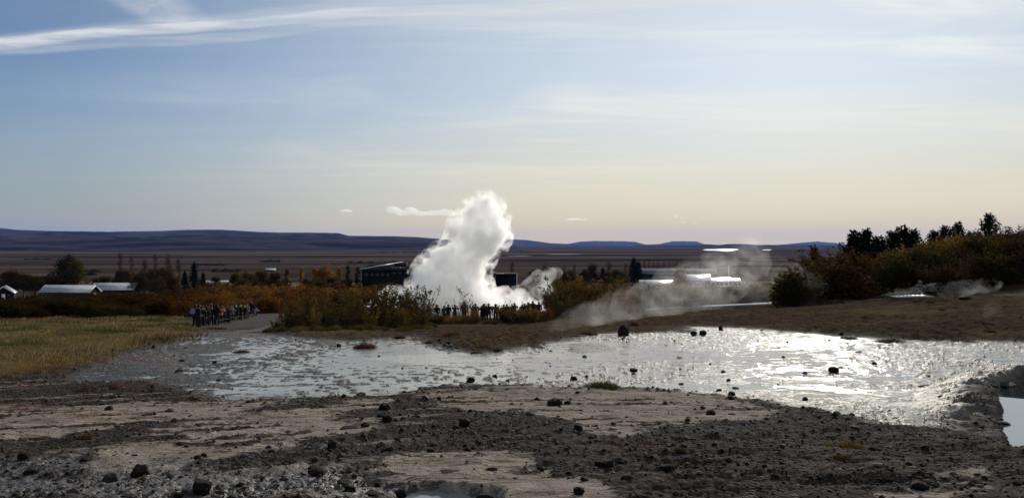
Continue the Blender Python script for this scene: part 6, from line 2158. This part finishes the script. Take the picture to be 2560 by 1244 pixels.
ico = [(0, 0, 1), (0.9, 0, 0.1), (0.28, 0.86, 0.0), (-0.73, 0.53, 0.12), (-0.73, -0.53, -0.05), (0.28, -0.86, 0.08), (0, 0, -0.6)]
tri = [(0, 1, 2), (0, 2, 3), (0, 3, 4), (0, 4, 5), (0, 5, 1), (6, 2, 1), (6, 3, 2), (6, 4, 3), (6, 5, 4), (6, 1, 5)]
I = np.array(ico)[None] * (1 + r.normal(size=(n, 7, 1)) * 0.25)
I = I * np.stack([np.ones(n), r.uniform(0.55, 1, n), r.uniform(0.3, 0.7, n)], 1)[:, None, :]
th = r.uniform(0, 2 * math.pi, n)
c_, s_ = np.cos(th)[:, None], np.sin(th)[:, None]
X = (I[:, :, 0] * c_ - I[:, :, 1] * s_) * size[:, None] + gx2[:, None]
Y = (I[:, :, 0] * s_ + I[:, :, 1] * c_) * size[:, None] + gy2[:, None]
Zz = I[:, :, 2] * size[:, None] + gzz[:, None] + size[:, None] * 0.15
V = np.stack([X, Y, Zz], -1).reshape(-1, 3)
Fc = (np.array(tri)[None] + (np.arange(n) * 7)[:, None, None]).reshape(-1, 3)
m, T = new_mat('gravel_chips')
tt = T.attr('tint').outputs['Fac']
gr = T.n('ShaderNodeValToRGB', {0: tt})
e0 = gr.color_ramp.elements
e0[0].position, e0[0].color = 0.0, (0.010, 0.0085, 0.008, 1)
e0[1].position, e0[1].color = 1.0, (0.14, 0.115, 0.10, 1)
e = gr.color_ramp.elements.new(0.72)
e.color = (0.045, 0.036, 0.031, 1)
p = T.n('ShaderNodeBsdfPrincipled', {'Base Color': gr.outputs[0], 'Roughness': 0.85, 'Specular IOR Level': 0.12})
T.n('ShaderNodeOutputMaterial', {'Surface': p})
me = make_mesh('gravel', V, Fc, [m], np.repeat(r.uniform(0, 1, n), 7))
o = bpy.data.objects.new('gravel', me)
COL.objects.link(o)
tag(o, 'small stone chips strewn over the crust and rubble', 'gravel', None, 'stuff')


# tufts and mossy mounds
def blades(n, rad, h, seed, lean=0.5, width=0.012, flat=1.0):
    r = np.random.default_rng(seed)
    q = np.sqrt(r.uniform(0, 1, n)) * rad
    a = r.uniform(0, 2 * math.pi, n)
    bx, by = q * np.cos(a) * flat, q * np.sin(a)
    dome = (1 - (q / rad) ** 2) * h * 0.55
    L = h * r.uniform(0.4, 1.0, n) * (1 - 0.4 * q / rad)
    lx = np.cos(a) * q / rad * lean * L + r.normal(size=n) * 0.25 * L
    ly = np.sin(a) * q / rad * lean * L + r.normal(size=n) * 0.25 * L
    w = width * r.uniform(0.6, 1.4, n)
    wa = r.uniform(0, math.pi, n)
    wx, wy = np.cos(wa) * w, np.sin(wa) * w
    b0 = np.stack([bx - wx, by - wy, dome * 0.6 - 0.02], 1)
    b1 = np.stack([bx + wx, by + wy, dome * 0.6 - 0.02], 1)
    t0 = np.stack([bx + lx, by + ly, dome + L], 1)
    v = np.stack([b0, b1, t0], 1).reshape(-1, 3)
    return v, np.arange(3 * n).reshape(-1, 3), np.repeat(r.uniform(0, 1, n), 3)


def dome_mesh(rad, h, seed, nr=7, na=16):
    vs = [(0, 0, h)]
    for i in range(1, nr + 1):
        q = i / nr
        for k in range(na):
            a = 2 * math.pi * k / na
            rr_ = rad * q * (1 + 0.14 * mnoise.noise(Vector((math.cos(a) * 1.5, math.sin(a) * 1.5, seed))))
            vs.append((rr_ * math.cos(a), rr_ * math.sin(a), h * (1 - q * q) + 0.18 * h * mnoise.noise(Vector((rr_ * 9, a * 2, seed))) * (1 - q) - 0.04 * (q == 1)))
    fs = []
    for k in range(na):
        fs.append((0, 1 + k, 1 + (k + 1) % na))
    for i in range(nr - 1):
        for k in range(na):
            a, b = 1 + i * na + k, 1 + i * na + (k + 1) % na
            fs.append((a, a + na, b + na))
            fs.append((a, b + na, b))
    return np.array(vs), np.array(fs)


M_MOSS = foliage_material('moss_mound', 0.05)
TUFT = []
for k in range(5):
    v, f, t_ = blades(900, 0.5, 0.34, 500 + k, 0.9, 0.011)
    bl = make_mesh('blades', v, f, [M_BLADE], t_)
    v, f = dome_mesh(0.5, 0.2, k + 0.5)
    md = make_mesh('mound', v, f, [M_MOSS], np.full(len(v), 0.2))
    TUFT.append((bl, md))


def tussock(px, py, w, col, label, tall=1.0, group=None, wide=1.0):
    x, y, z = at(px, py)
    s = w / F * y
    bl, md = TUFT[RND.randrange(len(TUFT))]
    root = empty('grass_tussock', (x, y, gz_at(x, y) - 0.02 * s))
    root.scale = (s * wide, s, s * tall)
    root.rotation_euler = (0, 0, 0)
    for nm, me in (('blades', bl), ('mound', md)):
        o = bpy.data.objects.new(nm, me)
        COL.objects.link(o)
        o.parent = root
        o.color = (*col, 1)
        o.rotation_euler = (0, 0, RND.uniform(0, 6.28))
    return tag(root, label, 'grass tussock', group)


RM, DRY, OLV, GLD = (0.075, 0.034, 0.024), (0.09, 0.065, 0.035), (0.05, 0.048, 0.018), (0.11, 0.07, 0.02)
for px, py, w, c, lb, tl in ((912, 869, 52, RM, 'rusty grass tussock alone in the film below the bush island', 0.75), (603, 880, 36, (0.085, 0.035, 0.028), 'low red brown mossy tussock in the film near the mud islet', 0.5), (1190, 882, 26, GLD, 'small golden tuft off the mossy spit', 0.6),
                             (1245, 878, 22, RM, 'small rusty tuft at the tip of the mossy spit', 0.7), (1000, 846, 26, RM, 'dark rusty tuft on the shore under the bush island', 0.8), (1505, 972, 84, OLV, 'wide dark mound with grass on top at the gravel tongue', 0.5), (1072, 858, 18, RM, 'tiny rusty tuft before the mossy spit', 0.8),
                             (2228, 853, 66, OLV, 'dark grassy islet in the film below the far bank', 0.35), (2122, 845, 36, OLV, 'small dark grassy islet on the far shore', 0.5), (2128, 1124, 62, GLD, 'golden green grass tuft on the dark gravel', 0.75), (2080, 1120, 40, GLD, 'thin golden tuft fringing the golden green tuft', 0.4),
                             (2017, 1154, 26, RM, 'small brown tuft on the gravel by the golden tuft', 0.8), (2108, 1158, 44, RM, 'flat brown mossy tuft below the golden tuft', 0.4), (1612, 1116, 46, (0.085, 0.03, 0.028), 'flat red moss tuft where gravel meets crust', 0.45), (1700, 1143, 28, OLV, 'small olive tuft in the dark gravel', 0.7),
                             (1826, 1093, 22, OLV, 'pale green tuft on the gravel behind others', 0.6), (1540, 1134, 36, (0.08, 0.03, 0.028), 'flat dark red moss patch in the gravel', 0.3), (315, 1060, 22, DRY, 'dry dark tuft on the pale crust', 0.7), (368, 1043, 26, OLV, 'mossy tuft on the dark crust strip', 0.5),
                             (285, 978, 24, RM, 'red brown tuft on the grey gravel', 0.7), (215, 982, 50, RM, 'long low red moss tuft on the grey gravel', 0.35), (212, 1108, 34, RM, 'red brown tuft on the brown rubble strip', 0.6), (470, 1074, 26, RM, 'rusty tuft at the end of the brown strip', 0.7),
                             (92, 1110, 28, DRY, 'dark tuft at the start of the brown strip', 0.6), (1470, 838, 44, DRY, 'dry grass mound at the steaming water edge', 0.6), (1440, 843, 24, DRY, 'low dry tuft in the steam at the water edge', 0.5), (1585, 822, 22, RM, 'dark tuft behind the standing rock', 1.2),
                             (530, 824, 60, RM, 'flat red brown moss bank on the grey path edge', 0.3), (1130, 848, 40, RM, 'rusty tuft on the mossy spit', 0.6), (1040, 1052, 20, RM, 'small rusty tuft on the crust by large rocks', 0.7)):
    tussock(px, py, w, c, lb, tl)
gk = 'grass tussocks of the brown bank'
for k in range(70):
    px, py = RND.uniform(1080, 2560), RND.uniform(745, 870)
    x, y, z = at(px, py)
    if sd_poly(np.array([x]), np.array([y]), HEATH)[0] < 0.3:
        continue
    tussock(px, py, RND.uniform(10, 24), RND.choice([RM, DRY, OLV, DRY]), 'low dry tussock on the brown bank ' + ('below the crowd' if px < 1380 else 'under the drifting steam' if px < 1750 else 'before the warm stream' if px < 2150 else 'below the black boulder'), RND.uniform(0.4, 0.8), gk)
for k in range(60):
    px = RND.uniform(672, 1080)
    py = RND.uniform(822, 843) - 6
    x, y, z = at(px, py)
    if sd_poly(np.array([x]), np.array([y]), HEATH)[0] < 0.1:
        continue
    tussock(px, py, RND.uniform(24, 44), RND.choice([OLV, DRY, (0.05, 0.04, 0.02), OLV]), 'dark grass hummock along the shore of the bush island', RND.uniform(0.7, 1.1), 'grass hummocks of the island shore')

# meadow grass, uncountable
N = 130000
t = 16 * np.exp(r.uniform(0, 1, N) ** 0.8 * math.log(112 / 16))
a = r.uniform(-0.80, -0.38, N)
mx, my = a * t, t
ZZ = zones(mx, my)
kp = r.uniform(0, 1, N) < ZZ['grass'] * (0.35 + 0.65 * sstep(-0.3, 0.2, fbm(mx * 0.5, my * 0.3, 3, 405)))
mx, my = mx[kp], my[kp]
mz = base(mx, my) + ZZ['z'][kp]
n = len(mx)
patch = fbm(mx * 0.3, my * 0.2, 3, 401)
L = np.clip(0.10 + 0.16 * patch + 0.0022 * my, 0.06, 0.40) * r.uniform(0.35, 1.0, n) * (0.6 + 0.6 * sstep(-0.2, 0.3, patch))
w = 0.0007 * my * r.uniform(0.6, 1.4, n)
wa = r.uniform(0, math.pi, n)
b0 = np.stack([mx - np.cos(wa) * w, my - np.sin(wa) * w, mz - 0.02], 1)
b1 = np.stack([mx + np.cos(wa) * w, my + np.sin(wa) * w, mz - 0.02], 1)
t0 = np.stack([mx + L * (0.35 + 0.3 * r.normal(size=n)), my + L * 0.35 * r.normal(size=n), mz + L], 1)
v = np.stack([b0, b1, t0], 1).reshape(-1, 3)
m, T = new_mat('meadow_blades')
tt = T.attr('tint').outputs['Fac']
gr = T.n('ShaderNodeValToRGB', {0: tt})
E = gr.color_ramp.elements
E[0].position, E[0].color = 0.0, (0.05, 0.058, 0.015, 1)
E[1].position, E[1].color = 1.0, (0.06, 0.027, 0.011, 1)
for q, c in ((0.28, (0.135, 0.108, 0.046, 1)), (0.55, (0.24, 0.18, 0.10, 1)), (0.78, (0.16, 0.10, 0.045, 1))):
    e = E.new(q)
    e.color = c
d = T.n('ShaderNodeBsdfDiffuse', {'Color': gr.outputs[0]})
tr = T.n('ShaderNodeBsdfTranslucent', {'Color': gr.outputs[0]})
T.n('ShaderNodeOutputMaterial', {'Surface': T.n('ShaderNodeMixShader', {0: 0.35, 1: d.outputs[0], 2: tr.outputs[0]})})
edge = sd_poly(mx, my, GRASS)
tn = 0.40 + 2.0 * fbm(mx * 0.16, my * 0.07, 4, 411) + 0.12 * r.normal(size=n) + 0.45 * np.exp(-np.clip(edge, 0, 50) / 2.5) * sstep(45, 26, my)
me = make_mesh('grass', v, np.arange(3 * n).reshape(-1, 3), [m], np.repeat(np.clip(tn, 0, 1), 3))
o = bpy.data.objects.new('grass', me)
COL.objects.link(o)
tag(o, 'straw and olive meadow grass beside the grey path', 'grass', None, 'stuff')

# ---------------------------------------------------------------- labels: tell alike neighbours apart by their order
ORD = ['first', 'second', 'third', 'fourth', 'fifth', 'sixth']
by = {}
for o in SC.objects:
    if o.parent is None and o.get('label') and o.get('category'):
        by.setdefault(o['label'], []).append(o)
for lb, os_ in by.items():
    if 2 <= len(os_) <= 6 and len(lb.split()) <= 12:
        bear = lambda o: o.location.x / max(1.0, o.location.y)
        plume_b = -0.045
        mid = sum(bear(o) for o in os_) / len(os_)
        os_.sort(key=lambda o: bear(o) if mid > plume_b else -bear(o))
        for k, o in enumerate(os_):
            o['label'] = lb + ', ' + ORD[k] + ' from the plume'
